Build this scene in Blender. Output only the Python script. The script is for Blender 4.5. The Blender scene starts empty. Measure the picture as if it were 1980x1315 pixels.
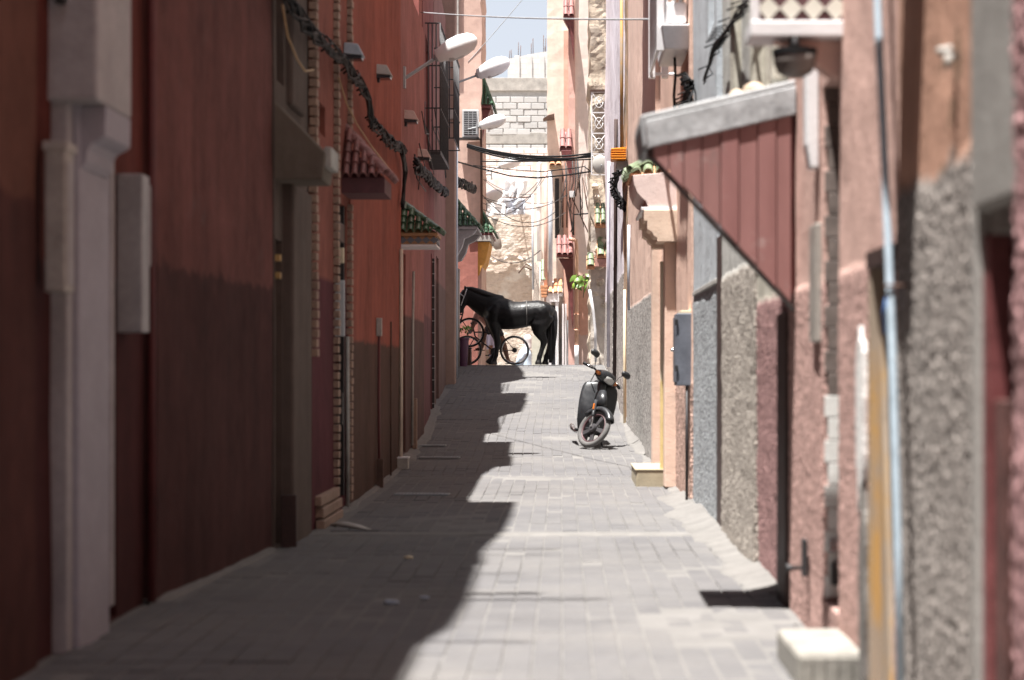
import bpy, bmesh, math, random
import numpy as np
from mathutils import Vector, Matrix, Euler, noise

random.seed(7)
R = math.radians
SC = bpy.context.scene
COL = SC.collection

# ------------------------------------------------------------------ camera
F = 4000.0            # focal length in photo pixels (photo 1980 wide)
VX, VY = 1085.0, 718.0  # where the level street axis vanishes in the photo
CH = 1.12             # camera height
cam = bpy.data.cameras.new('camera')
cam.sensor_width = 36.0
cam.lens = 36.0 * F / 1980.0
cam.shift_x = (990.0 - VX) / 1980.0
cam.shift_y = (VY - 657.5) / 1980.0
cam.clip_start = 0.1
cam.clip_end = 3000
cam.dof.use_dof = True
cam.dof.focus_distance = 36.0
cam.dof.aperture_fstop = 2.3
cob = bpy.data.objects.new('camera', cam)
COL.objects.link(cob)
cob.location = (0, 0, CH)
cob.rotation_euler = (R(90), 0, 0)
SC.camera = cob

# ------------------------------------------------------------------ sun, sky, exposure
SX, SY = 0.15, 0.18       # metres the sunlight moves right / deeper per metre it falls
sdir = Vector((SX, SY, -1)).normalized()
sun = bpy.data.lights.new('sun', 'SUN')
sun.energy = 5.0
sun.angle = R(0.55)
sun.color = (1.0, 0.97, 0.925)
sob = bpy.data.objects.new('sun', sun)
COL.objects.link(sob)
sob.location = (-6, -4, 30)
sob.rotation_euler = sdir.to_track_quat('-Z', 'Y').to_euler()
w = bpy.data.worlds.new('World')
SC.world = w
w.use_nodes = True
nt = w.node_tree
nt.nodes.clear()
sky = nt.nodes.new('ShaderNodeTexSky')
sky.sky_type = 'NISHITA'
sky.sun_disc = False
sky.sun_elevation = math.asin(-sdir.z)
sky.sun_rotation = math.atan2(-sdir.x, -sdir.y)
sky.air_density = 1.0
sky.dust_density = 1.0
sky.ozone_density = 1.0
bg = nt.nodes.new('ShaderNodeBackground')
bg.inputs['Strength'].default_value = 0.06
wo = nt.nodes.new('ShaderNodeOutputWorld')
hz = nt.nodes.new('ShaderNodeMix'); hz.data_type = 'RGBA'      # thin summer haze whitens the whole sky evenly
hz.inputs[0].default_value = 0.8
nt.links.new(sky.outputs[0], hz.inputs[6])
hz.inputs[7].default_value = (4.2, 4.3, 4.65, 1)
nt.links.new(hz.outputs[2], bg.inputs['Color'])
nt.links.new(bg.outputs[0], wo.inputs['Surface'])
vs = SC.view_settings
vs.view_transform = 'Standard'
vs.look = 'None'
vs.gamma = 1.0
vs.use_curve_mapping = False
vs.exposure = 1.65
SC.cycles.max_bounces = 6
SC.cycles.diffuse_bounces = 4
SC.cycles.use_denoising = True

# ------------------------------------------------------------------ ground height along the street
_gd = np.array([-20, 17, 21, 25, 28, 32, 36, 40, 43.5, 45.5, 48, 55, 70, 300.])
_gz = np.array([0, 0, .05, .17, .29, .5, .74, .99, 1.20, 1.25, 1.22, .8, .3, .3])
_dd = np.linspace(-20, 120, 2801)
_zz = np.interp(_dd, _gd, _gz)
_k = np.hanning(41); _k /= _k.sum()
_zz = np.convolve(np.pad(_zz, 20, 'edge'), _k, 'valid')
def ground(d):
    return float(np.interp(d, _dd, _zz))
def XL(d):   # left wall line
    return float(np.interp(d, [0, 9.9, 9.95, 12.9, 14.4, 22.3, 27.2, 32.5, 44.4, 60], [-1.97, -1.97, -1.95, -1.80, -1.74, -1.74, -1.80, -2.0, -2.26, -2.3]))
def XR(d):
    return float(np.interp(d, [0, 20.9, 21, 28, 31, 45], [1.07, 1.07, 1.0, .92, .93, .95]))
def P(x, y, d):   # a photo position at depth d, in metres
    return Vector(((x - VX) * d / F, d, CH + (VY - y) * d / F))
def ZP(y, d):
    return CH + (VY - y) * d / F
def XP(x, d):
    return (x - VX) * d / F

# ------------------------------------------------------------------ materials
def lin(r, g, b):
    f = lambda c: (c / 255 / 12.92) if c / 255 <= .04045 else ((c / 255 + .055) / 1.055) ** 2.4
    return (f(r), f(g), f(b))
class G:
    def __init__(s, name):
        s.m = bpy.data.materials.new(name); s.m.use_nodes = True
        s.t = s.m.node_tree; s.b = s.t.nodes['Principled BSDF']
        s.pos = s.t.nodes.new('ShaderNodeNewGeometry').outputs['Position']
    def put(s, sock, v):
        if isinstance(v, bpy.types.NodeSocket): s.t.links.new(v, sock)
        elif isinstance(v, (tuple, list)) and sock.type == 'RGBA': sock.default_value = (*v[:3], 1)
        else: sock.default_value = v
    def math(s, op, a, b=0.0, c=0.0, clamp=False):
        n = s.t.nodes.new('ShaderNodeMath'); n.operation = op; n.use_clamp = clamp
        s.put(n.inputs[0], a); s.put(n.inputs[1], b); s.put(n.inputs[2], c)
        return n.outputs[0]
    def scale(s, v, vec):
        n = s.t.nodes.new('ShaderNodeVectorMath'); n.operation = 'MULTIPLY'
        s.put(n.inputs[0], v); n.inputs[1].default_value = vec
        return n.outputs[0]
    def noise(s, sc, det=4, rough=.55, vec=None):
        n = s.t.nodes.new('ShaderNodeTexNoise')
        s.put(n.inputs['Vector'], vec if vec is not None else s.pos)
        n.inputs['Scale'].default_value = sc; n.inputs['Detail'].default_value = det; n.inputs['Roughness'].default_value = rough
        return n.outputs['Fac']
    def vor(s, sc, vec=None, feat='F1', rnd=1.0):
        n = s.t.nodes.new('ShaderNodeTexVoronoi'); n.feature = feat
        s.put(n.inputs['Vector'], vec if vec is not None else s.pos)
        n.inputs['Scale'].default_value = sc; n.inputs['Randomness'].default_value = rnd
        return n.outputs['Distance']
    def rng(s, v, a, b, c=0., d=1.):
        n = s.t.nodes.new('ShaderNodeMapRange')
        s.put(n.inputs[0], v)
        for i, q in enumerate((a, b, c, d)): n.inputs[i + 1].default_value = q
        return n.outputs[0]
    def mix(s, f, a, b, mode='MIX'):
        n = s.t.nodes.new('ShaderNodeMix'); n.data_type = 'RGBA'; n.blend_type = mode
        s.put(n.inputs[0], f); s.put(n.inputs[6], a); s.put(n.inputs[7], b)
        return n.outputs[2]
    def z(s):
        n = s.t.nodes.new('ShaderNodeSeparateXYZ'); s.put(n.inputs[0], s.pos); return n.outputs
    def bump(s, h, st=.5, dist=.01, nrm=None):
        n = s.t.nodes.new('ShaderNodeBump'); n.inputs['Strength'].default_value = st; n.inputs['Distance'].default_value = dist
        s.put(n.inputs['Height'], h)
        if nrm: s.put(n.inputs['Normal'], nrm)
        s.t.links.new(n.outputs[0], s.b.inputs['Normal']); return n.outputs[0]
    def done(s, col, rough=.6, metal=0., **kw):
        s.put(s.b.inputs['Base Color'], col); s.put(s.b.inputs['Roughness'], rough); s.put(s.b.inputs['Metallic'], metal)
        for k, v in kw.items(): s.put(s.b.inputs[k.replace('_', ' ')], v)
        return s.m
def mul(c, k): return tuple(min(1, q * k) for q in c)
MATS = {}
def plain(name, col, rough=.55, metal=0., var=.22, sc=7., bump=.25, bsc=40., **kw):
    """painted, metal or plastic surface with wear"""
    if name in MATS: return MATS[name]
    g = G(name)
    n = g.noise(sc, 5, .6); n2 = g.noise(sc * 6, 3, .6)
    f = g.math('ADD', g.math('MULTIPLY', n, .7), g.math('MULTIPLY', n2, .3))
    f = g.rng(f, .3, .7)
    c = g.mix(f, mul(col, 1 - var), mul(col, 1 + var))
    if bump: g.bump(g.noise(bsc, 4, .6), bump, .004)
    MATS[name] = g.done(c, g.rng(n, .2, .8, max(.05, rough - .12), min(1, rough + .12)), metal, **kw)
    return MATS[name]
def plaster(name, up, lo=None, zs=0., wob=.06, var=.3, pebble=0, psc=38., under=None, under_t=.66, bump=.5, streak=.35, edge=.02, stain=.35):
    """lime or cement render; lo = the painted or pebble-dashed dado below height zs; under = base coat seen where the paint has come off"""
    if name in MATS: return MATS[name]
    g = G(name)
    big = g.noise(1.1, 5, .62); mid = g.noise(7., 6, .62)
    st = g.noise(5., 5, .65, g.scale(g.pos, (1, 1, .09)))
    f = g.math('ADD', g.math('MULTIPLY', big, .45), g.math('ADD', g.math('MULTIPLY', mid, .3), g.math('MULTIPLY', st, streak)))
    f = g.rng(f, .40, .72)
    cu = g.mix(f, mul(up, 1 - var), mul(up, 1 + var * .75))
    h = g.math('ADD', g.math('MULTIPLY', mid, .8), g.math('MULTIPLY', g.noise(60., 3, .6), .25))
    fine = g.noise(140., 2, .5)
    h = g.math('ADD', h, g.math('MULTIPLY', fine, .12))
    sp_ = g.rng(g.noise(1.7, 8, .72, g.scale(g.pos, (1, 1, .55))), .56, .72)
    cu = g.mix(g.math('MULTIPLY', sp_, stain), cu, mul(up, .42))
    sq = g.rng(g.noise(2.9, 9, .75), .60, .66)
    cu = g.mix(g.math('MULTIPLY', sq, stain * .55), cu, tuple(.55 * q + .45 * (sum(up) / 3) * 1.5 for q in up))
    col = cu
    if under:
        pn = g.noise(2.3, 7, .68)
        pm = g.rng(pn, under_t, under_t + .015)
        cn = g.mix(g.noise(14., 5, .6), mul(under, .7), mul(under, 1.25))
        col = g.mix(pm, col, cn)
        h = g.math('SUBTRACT', h, g.math('MULTIPLY', pm, .5))
    if lo:
        e = g.math('ADD', g.z()[2], g.math('MULTIPLY', g.math('SUBTRACT', g.noise(4.5, 8, .7), .5), wob * 2.4))
        mk = g.rng(e, zs + edge, zs - edge)
        cl = g.mix(f, mul(lo, 1 - var), mul(lo, 1 + var * .8))
        if pebble:
            wv = g.scale(g.pos, (1, 1, .75))
            v1 = g.vor(psc, wv); v2 = g.noise(psc * .55, 4, .7, wv)
            ph = g.math('SUBTRACT', 1.0, v1)
            pc = g.math('ADD', g.math('MULTIPLY', v2, .75), g.math('MULTIPLY', ph, .35))
            cl = g.mix(g.rng(pc, .44, .76), mul(lo, .36), mul(lo, 1.6))
            hh = g.math('ADD', g.math('MULTIPLY', ph, .9), g.math('MULTIPLY', v2, 1.6))
            h = g.math('ADD', h, g.math('MULTIPLY', g.math('MULTIPLY', hh, mk), pebble))
        col = g.mix(mk, col, cl)
    g.bump(h, bump, .012)
    MATS[name] = g.done(col, .92, Specular_IOR_Level=.12)
    return MATS[name]
# real-world base colours
M_tileg = plain('glazed_green', (.045, .10, .055), .35, var=.6, sc=11, bump=.3)
M_tilegl = plain('weathered_green', (.15, .19, .11), .5, var=.7, sc=9, bump=.3)
M_tiler = plain('plum_tile', (.24, .10, .09), .6, var=.5, sc=9)
M_tilet = plain('terracotta_tile', (.52, .25, .13), .75, var=.45, sc=12)
M_brick = plain('cut_brick', (.30, .20, .15), .85, var=.35, sc=16, bump=.5)
M_white = plain('white_paint', (.74, .73, .74), .5, var=.10, sc=5)
M_cream = plain('cream_paint', (.72, .60, .42), .6, var=.15, sc=6)
M_lav = plain('lavender_plaster', (.33, .32, .36), .8, var=.16, sc=4, bump=.5)
M_oldw = plain('old_white_plaster', (.36, .345, .35), .8, var=.2, sc=5, bump=.6)
M_dirtw = plain('dirty_white_plastic', (.36, .335, .305), .6, var=.3)
M_grey = plain('grey_metal_paint', (.30, .31, .32), .45, var=.25)
M_dgrey = plain('dark_iron', (.035, .033, .035), .55, .3, var=.4)
M_black = plain('black_rubber', (.008, .008, .009), .6, var=.4, Specular_IOR_Level=.2)
M_rust = plain('rusted_iron', (.10, .055, .04), .8, .2, var=.5)
M_pvc = plain('grey_plastic_pipe', (.42, .46, .52), .4, var=.15)
M_bluepipe = plain('pale_blue_pipe', (.36, .43, .49), .45, var=.2, sc=14)
M_peachpipe = plain('peach_pipe', (.62, .37, .26), .6, var=.2)
M_conc = plain('raw_concrete', (.36, .34, .315), .9, var=.35, sc=4, bump=.7, bsc=30)
M_maroon = plain('maroon_paint', (.16, .045, .045), .5, var=.4)
g = G('ochre_wood'); on = g.noise(3.1, 7, .7, g.scale(g.pos, (1, 1, .5))); gn = g.noise(30., 5, .65, g.scale(g.pos, (1, 1, .06)))
c_ = g.mix(g.rng(on, .46, .58), (.34, .265, .20), (.46, .27, .09)); c_ = g.mix(g.math('MULTIPLY', g.rng(gn, .4, .7), .45), c_, (.22, .16, .11)); g.bump(gn, .5, .004)
M_ochre = g.done(c_, .8)
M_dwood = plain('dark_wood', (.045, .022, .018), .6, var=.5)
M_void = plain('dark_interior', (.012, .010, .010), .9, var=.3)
M_chrome = plain('bright_metal', (.65, .65, .66), .25, 1.0, var=.1)
M_steelbl = plain('steel_blue_paint', (.14, .15, .18), .5, .1, var=.25)
M_glass = plain('window_glass', (.03, .035, .04), .08, var=.2, bump=0)

# ------------------------------------------------------------------ mesh building
class MB:
    def __init__(s): s.v = []; s.f = []
    def add(s, vs_, fs):
        o = len(s.v); s.v += [tuple(q) for q in vs_]; s.f += [tuple(i + o for i in f) for f in fs]; return s
    def box(s, x0, x1, d0, d1, z0, z1):
        return s.add([(x0, d0, z0), (x1, d0, z0), (x1, d1, z0), (x0, d1, z0), (x0, d0, z1), (x1, d0, z1), (x1, d1, z1), (x0, d1, z1)],
                     [(0, 3, 2, 1), (4, 5, 6, 7), (0, 1, 5, 4), (1, 2, 6, 5), (2, 3, 7, 6), (3, 0, 4, 7)])
    def prism(s, poly, a, b, axis='y'):
        """poly = 2D outline; extruded along axis from a to b. axis y: poly is (x,z); axis x: poly is (y,z); axis z: (x,y)"""
        n = len(poly)
        mk = {'y': lambda p, t: (p[0], t, p[1]), 'x': lambda p, t: (t, p[0], p[1]), 'z': lambda p, t: (p[0], p[1], t)}[axis]
        return s.add([mk(p, a) for p in poly] + [mk(p, b) for p in poly],
                     [tuple(range(n)), tuple(range(2 * n - 1, n - 1, -1))] + [(i, (i + 1) % n, n + (i + 1) % n, n + i) for i in range(n)])
    def tube(s, pts, r, n=8, cap=True):
        pts = [Vector(p) for p in pts]
        rs = r if isinstance(r, (list, tuple)) else [r] * len(pts)
        rings = []; up = None
        for i, p in enumerate(pts):
            t = (pts[min(i + 1, len(pts) - 1)] - pts[max(i - 1, 0)])
            t = t.normalized() if t.length > 1e-9 else Vector((0, 0, 1))
            if up is None: up = Vector((0, 0, 1)) if abs(t.z) < .9 else Vector((1, 0, 0))
            a = t.cross(up).normalized(); b = a.cross(t).normalized(); up = b
            rings.append([p + (a * math.cos(2 * math.pi * k / n) + b * math.sin(2 * math.pi * k / n)) * rs[i] for k in range(n)])
        return s.rings(rings, cap)
    def rings(s, rings, cap=True, close=False):
        n = len(rings[0]); vv = [q for r_ in rings for q in r_]; ff = []
        m = len(rings)
        for i in range(m if close else m - 1):
            j = (i + 1) % m
            for k in range(n):
                ff.append((i * n + k, i * n + (k + 1) % n, j * n + (k + 1) % n, j * n + k))
        if cap and not close:
            ff += [tuple(range(n))[::-1], tuple(range((m - 1) * n, m * n))]
        return s.add(vv, ff)
    def lathe(s, prof, c=(0, 0, 0), axis='z', n=20):
        rings = []
        for r_, h in prof:
            ring = []
            for k in range(n):
                a = 2 * math.pi * k / n
                u, v_ = r_ * math.cos(a), r_ * math.sin(a)
                q = {'z': (u, v_, h), 'x': (h, u, v_), 'y': (u, h, v_)}[axis]
                ring.append((q[0] + c[0], q[1] + c[1], q[2] + c[2]))
            rings.append(ring)
        return s.rings(rings)
    def loft(s, secs, n=14, pw=2.0):
        """secs: (x, y, z, r_in_plane, r_depth) path mostly in the xz plane, elliptic sections"""
        ps = [Vector(q[:3]) for q in secs]; rings = []
        for i, q in enumerate(secs):
            t = (ps[min(i + 1, len(ps) - 1)] - ps[max(i - 1, 0)]).normalized()
            dep = Vector((0, 1, 0)); dep = (dep - t * dep.dot(t)).normalized(); nn = dep.cross(t).normalized()
            ring = []
            for k in range(n):
                a = 2 * math.pi * k / n; c, si = math.cos(a), math.sin(a)
                c2 = math.copysign(abs(c) ** (2 / pw), c); s2 = math.copysign(abs(si) ** (2 / pw), si)
                ring.append(ps[i] + nn * c2 * q[3] + dep * s2 * q[4])
            rings.append(ring)
        return s.rings(rings)
    def build(s, name, m, parent=None, smooth=False, bevel=0., kind=None):
        me = bpy.data.meshes.new(name); me.from_pydata(s.v, [], s.f)
        bm = bmesh.new(); bm.from_mesh(me)
        bmesh.ops.recalc_face_normals(bm, faces=bm.faces)
        if bevel:
            ed = [e for e in bm.edges if len(e.link_faces) == 2 and e.calc_face_angle(0) > .5]
            bmesh.ops.bevel(bm, geom=ed, offset=bevel, segments=2, affect='EDGES', profile=.5)
        bm.to_mesh(me); bm.free()
        if smooth:
            for p in me.polygons: p.use_smooth = True
        me.materials.append(m)
        o = bpy.data.objects.new(name, me); COL.objects.link(o)
        if parent:
            o.parent = parent
            w_ = Vector((0, 0, 0)); q = parent
            while q: w_ += q.location; q = q.parent
            o.location = -w_
        if kind: o['kind'] = kind
        return o
def B(name, parent, m, x0, x1, d0, d1, z0, z1, bevel=.004):
    return MB().box(min(x0, x1), max(x0, x1), min(d0, d1), max(d0, d1), min(z0, z1), max(z0, z1)).build(name, m, parent, bevel=bevel)
def T(name, parent, m, pts, r, n=8):
    return MB().tube(pts, r, n).build(name, m, parent, smooth=True)
def tag(o, label, cat, group=None):
    o['label'] = label; o['category'] = cat
    if group: o['group'] = group
    return o
def thing(name, label, cat, loc=(0, 0, 0), group=None):
    o = bpy.data.objects.new(name, None); COL.objects.link(o); o.location = loc; o.empty_display_size = .2
    return tag(o, label, cat, group)
def structure(o): o['kind'] = 'structure'; return o
def share(src, name, parent, loc, rot=(0, 0, 0), scale=(1, 1, 1)):
    """another piece with the same mesh; loc in world"""
    o = bpy.data.objects.new(name, src.data); COL.objects.link(o); o.parent = parent
    w_ = Vector((0, 0, 0)); q = parent
    while q: w_ += q.location; q = q.parent
    o.location = Vector(loc) - w_; o.rotation_euler = rot; o.scale = scale
    return o
def piece_mesh(mb, name, m, smooth=False, bevel=0.):
    o = mb.build(name, m, None, smooth, bevel)
    COL.objects.unlink(o); return o
def wobble(u, v, seed, amp, big=.9):
    return amp * (noise.noise(Vector((u * .45, v * .4, seed))) * 1.3 * big + noise.noise(Vector((u * 1.9, v * 1.7, seed + 9))) * .55 + noise.noise(Vector((u * 6, v * 6, seed + 3))) * .18)
def mass(name, parent, m, seg, side, H, ops=(), z0=-.3, res=.22, rel=.012, depth=3.0, seed=0., fine=None, zfine=None):
    """a building's body: displaced street front along seg=(d0,X0,d1,X1) with recessed openings (da,db,za,zb,recess), closed behind"""
    d0, X0, d1, X1 = seg
    dx, dy = X1 - X0, d1 - d0; L = math.hypot(dx, dy); dx /= L; dy /= L
    nx, ny = (dy, -dx) if side < 0 else (-dy, dx)      # outward, to the street
    us = set(np.round(np.linspace(0, L, max(2, int(L / res) + 1)), 4)); zt = zfine or H
    vv = set(np.round(np.linspace(z0, zt, max(2, int((zt - z0) / res) + 1)), 4)) | {round(H, 4)}
    if zfine: vv |= set(np.round(np.linspace(zt, H, max(2, int((H - zt) / .6) + 1)), 4))
    O = []
    for da, db, za, zb, rc in ops:
        ua, ub = sorted(((da - d0) / (d1 - d0) * L, (db - d0) / (d1 - d0) * L))
        ua, ub = max(0.002, ua), min(L - .002, ub)
        O.append((round(ua, 4), round(ub, 4), round(za, 4), round(zb, 4), rc))
        us |= {round(ua, 4), round(ub, 4)}; vv |= {round(za, 4), round(zb, 4)}
    def thin(a, keep):
        a = sorted(a); out = []
        for q in a:
            if out and q - out[-1] < res * .25 and q not in keep:
                continue
            if out and q - out[-1] < res * .25 and out[-1] not in keep: out[-1] = q; continue
            out.append(q)
        return out
    us = thin(us, {0., round(L, 4)} | {q for o in O for q in o[:2]}); vv = thin(vv, {round(z0, 4), round(H, 4)} | {q for o in O for q in o[2:4]})
    mb = MB(); idx = {}
    def fv(i, j):
        if (i, j) not in idx:
            u, v = us[i], vv[j]
            e = wobble(u, v, seed, rel) + (fine(u, v) if fine else 0)
            idx[(i, j)] = len(mb.v)
            mb.v.append((X0 + dx * u + nx * e, d0 + dy * u + ny * e, v))
        return idx[(i, j)]
    def inn(u, v, rc):
        mb.v.append((X0 + dx * u - nx * rc, d0 + dy * u - ny * rc, v)); return len(mb.v) - 1
    nu, nv = len(us), len(vv)
    hole = lambda u, v: any(a - 1e-5 < u < b + 1e-5 and c - 1e-5 < v < d + 1e-5 for a, b, c, d, _ in O)
    for i in range(nu - 1):
        for j in range(nv - 1):
            if not hole((us[i] + us[i + 1]) / 2, (vv[j] + vv[j + 1]) / 2):
                mb.f.append((fv(i, j), fv(i + 1, j), fv(i + 1, j + 1), fv(i, j + 1)))
    for a, b, c, d, rc in O:
        i0, i1 = us.index(a), us.index(b); j0, j1 = vv.index(c), vv.index(d)
        for i in range(i0, i1):
            for j in (j0, j1):
                mb.f.append((fv(i, j), fv(i + 1, j), inn(us[i + 1], vv[j], rc), inn(us[i], vv[j], rc)))
        for j in range(j0, j1):
            for i in (i0, i1):
                mb.f.append((fv(i, j), fv(i, j + 1), inn(us[i], vv[j + 1], rc), inn(us[i], vv[j], rc)))
        mb.f.append((inn(a, c, rc), inn(b, c, rc), inn(b, d, rc), inn(a, d, rc)))
    bk = lambda u, v: inn(u, v, depth)
    for j in range(nv - 1):
        for i in (0, nu - 1):
            mb.f.append((fv(i, j), fv(i, j + 1), bk(us[i], vv[j + 1]), bk(us[i], vv[j])))
    for i in range(nu - 1):
        mb.f.append((fv(i, nv - 1), fv(i + 1, nv - 1), bk(us[i + 1], vv[-1]), bk(us[i], vv[-1])))
    mb.f.append((bk(0, vv[0]), bk(L, vv[0]), bk(L, vv[-1]), bk(0, vv[-1])))
    o = mb.build(name, m, parent)
    return o
def front(name, parent, m, x0, x1, d, z0, z1, depth=2.5, res=.25, rel=.015, seed=1., jag=0.):
    """a wall that faces the camera, closed behind; jag roughens its side and top outline"""
    nu = max(2, int((x1 - x0) / res) + 1); nv = max(2, int((z1 - z0) / res) + 1)
    mb = MB(); ix = []
    for j in range(nv):
        for i in range(nu):
            u = x0 + (x1 - x0) * i / (nu - 1); v = z0 + (z1 - z0) * j / (nv - 1)
            e = wobble(u * 2, v * 2, seed, rel)
            ju = jag * noise.noise(Vector((seed, v * 3.1, 1))) if i == 0 else (jag * noise.noise(Vector((seed, v * 2.7, 5))) if i == nu - 1 else 0)
            jv = jag * noise.noise(Vector((u * 2.9, seed, 2))) if j == nv - 1 else 0
            mb.v.append((u + ju, d - e, v + jv))
    nf = len(mb.v)
    mb.v += [(q[0], d + depth, q[2]) for q in mb.v[:nf]]
    I = lambda i, j: j * nu + i
    for j in range(nv - 1):
        for i in range(nu - 1): mb.f.append((I(i, j), I(i + 1, j), I(i + 1, j + 1), I(i, j + 1)))
        mb.f.append((I(0, j), I(0, j + 1), nf + I(0, j + 1), nf + I(0, j)))
        mb.f.append((I(nu - 1, j), I(nu - 1, j + 1), nf + I(nu - 1, j + 1), nf + I(nu - 1, j)))
    for i in range(nu - 1):
        mb.f.append((I(i, nv - 1), I(i + 1, nv - 1), nf + I(i + 1, nv - 1), nf + I(i, nv - 1)))
    mb.f.append((nf, nf + nu - 1, nf + nv * nu - 1, nf + (nv - 1) * nu))
    return mb.build(name, m, parent)
def tile_proto(m, name, w_=.13, L=.3, th=.014, taper=.8):
    """a half-round roof tile lying along +y, rising to +y"""
    mb = MB(); n = 7; vs_ = []
    for (y, k) in ((0, 1.0), (L, taper)):
        for rr in (w_ / 2 * k, (w_ / 2 - th) * k):
            for i in range(n):
                a = math.pi * i / (n - 1)
                vs_.append((rr * math.cos(a), y, rr * math.sin(a) * .85))
    fs = []
    for i in range(n - 1):
        fs += [(i, i + 1, 2 * n + i + 1, 2 * n + i), (n + i, n + i + 1, 3 * n + i + 1, 3 * n + i), (i, i + 1, n + i + 1, n + i), (2 * n + i, 2 * n + i + 1, 3 * n + i + 1, 3 * n + i)]
    mb.add(vs_, fs)
    return piece_mesh(mb, name, m, smooth=False)
TP = {k: tile_proto(m, 'roof_tile') for k, m in (('g', M_tileg), ('gl', M_tilegl), ('r', M_tiler), ('t', M_tilet))}
def canopy(parent, side, Xw, d0, d1, z, out, rise, kind, slab_m, slab=.09, name='canopy', pitch=.14, rows=2, hip=None):
    """a small tiled hood on a street wall, hipped at its near end: slab, then rows of half-round tiles. z = bottom of the slab"""
    hip = out * .9 if hip is None else hip
    xo = Xw - side * out; xi = Xw + side * .08; zt = z + slab
    o = MB().add([(xi, d0, z), (xo, d0, z), (xo, d1, z), (xi, d1, z), (xi, d0, zt), (xo, d0, zt), (xo, d1, zt), (xi, d1, zt), (xi, d0 + hip, zt + rise), (xi, d1, zt + rise)],
                 [(0, 1, 2, 3), (0, 1, 5, 4), (1, 2, 6, 5), (2, 3, 7, 6), (3, 0, 4, 7), (4, 5, 8), (5, 6, 9, 8), (6, 7, 9), (7, 4, 8, 9)])
    c = o.build(name, slab_m, parent)
    ang = math.atan2(rise, out); sl = math.hypot(out + .03, rise); tl = sl / rows + .05
    Rs = (Matrix.Rotation(-side * math.pi / 2, 4, 'Z') @ Matrix.Rotation(ang, 4, 'X')).to_euler()
    n = max(1, int((d1 - d0) / pitch))
    for i in range(n):
        d = d0 + (i + .5) * (d1 - d0) / n
        for r_ in range(rows):
            t = r_ / rows
            if d - d0 < hip * t: continue
            share(TP[kind], 'roof_tile', c, (xo - side * .03 + side * (out + .03) * t, d + random.uniform(-.006, .006), zt + .004 + rise * t + .012 * r_ + random.uniform(-.004, .004)), Rs, (pitch / .14, tl / .3, 1))
    nh = max(2, int(round(out / pitch)))
    for i in range(nh):
        t = (i + .5) / nh; m_ = max(1, int(math.ceil(rows * t))); L = math.hypot(hip * t, rise * t)
        ah = math.atan2(rise * t, hip * t)
        for r_ in range(m_):
            f = r_ / m_
            share(TP[kind], 'roof_tile', c, (xo + side * out * t, d0 - .035 + hip * t * f, zt + .004 + rise * t * f + .012 * r_), (ah, 0, random.uniform(-.03, .03)), (out / nh / .14, (L / m_ + .05) / .3, 1))
    # ridge of tiles along the hip
    A = Vector((xo, d0 - .02, zt + .03)); Bv = Vector((Xw, d0 + hip, zt + rise + .05)); q = (Bv - A); L = q.length; k = max(2, int(L / .2))
    for i in range(k):
        p = A + q * (i / k)
        o_ = share(TP[kind], 'roof_tile', c, p, (0, 0, 0), (.75, L / k * 1.15 / .3, .9))
        o_.rotation_euler = q.to_track_quat('Y', 'Z').to_euler()
    return c
def canopy_front(parent, xa, xb, d, z, out, rise, kind, slab_m, slab=.06, pitch=.14, rows=2, name='canopy'):
    """a tiled hood on a wall that faces the camera"""
    c = MB().prism([(d + .06, z), (d - out, z), (d - out, z + slab), (d + .06, z + slab + rise)], xa, xb, 'x').build(name, slab_m, parent, bevel=.004)
    n = max(1, int(round((xb - xa) / pitch))); sl = math.hypot(out, rise); tl = sl / rows + .04; ang = math.atan2(rise, out)
    for r_ in range(rows):
        for i in range(n):
            t = r_ / rows
            share(TP[kind], 'roof_tile', c, (xa + (i + .5) * (xb - xa) / n, d - out - .03 + out * t, z + slab + .004 + rise * t + .012 * r_ + random.uniform(-.003, .003)), (ang, 0, 0), ((xb - xa) / n / .14, tl / .3, 1))
    return c

# ================================================================== THE SETTING
g = G('dusty_ground')
structure(MB().add([(-900, -300, -.45), (900, -300, -.45), (900, 1500, -.45), (-900, 1500, -.45)], [(0, 1, 2, 3)]).build('ground', g.done(g.mix(g.noise(.3, 6), (.22, .18, .14), (.34, .28, .22)), .95)))

# pavement bed (mortar), following the rise of the street
g = G('joint_mortar')
n1 = g.noise(3., 6, .65); n2 = g.noise(50., 4, .6)
g.bump(n2, .6, .006)
M_bed = g.done(g.mix(g.rng(n1, .3, .7), (.12, .115, .11), (.17, .162, .155)), .95)
mb = MB(); ds = list(np.arange(-4, 62.01, .35)); xs = np.linspace(-2.9, 2.9, 18)
for d in ds:
    for x in xs: mb.v.append((x, d, ground(d) + .0065 + .0015 * noise.noise(Vector((x * 2, d * 2, 0)))))
for i in range(len(ds) - 1):
    for j in range(17): mb.f.append((i * 18 + j, i * 18 + j + 1, (i + 1) * 18 + j + 1, (i + 1) * 18 + j))
pave = structure(mb.build('pavement', M_bed, smooth=True))

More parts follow.
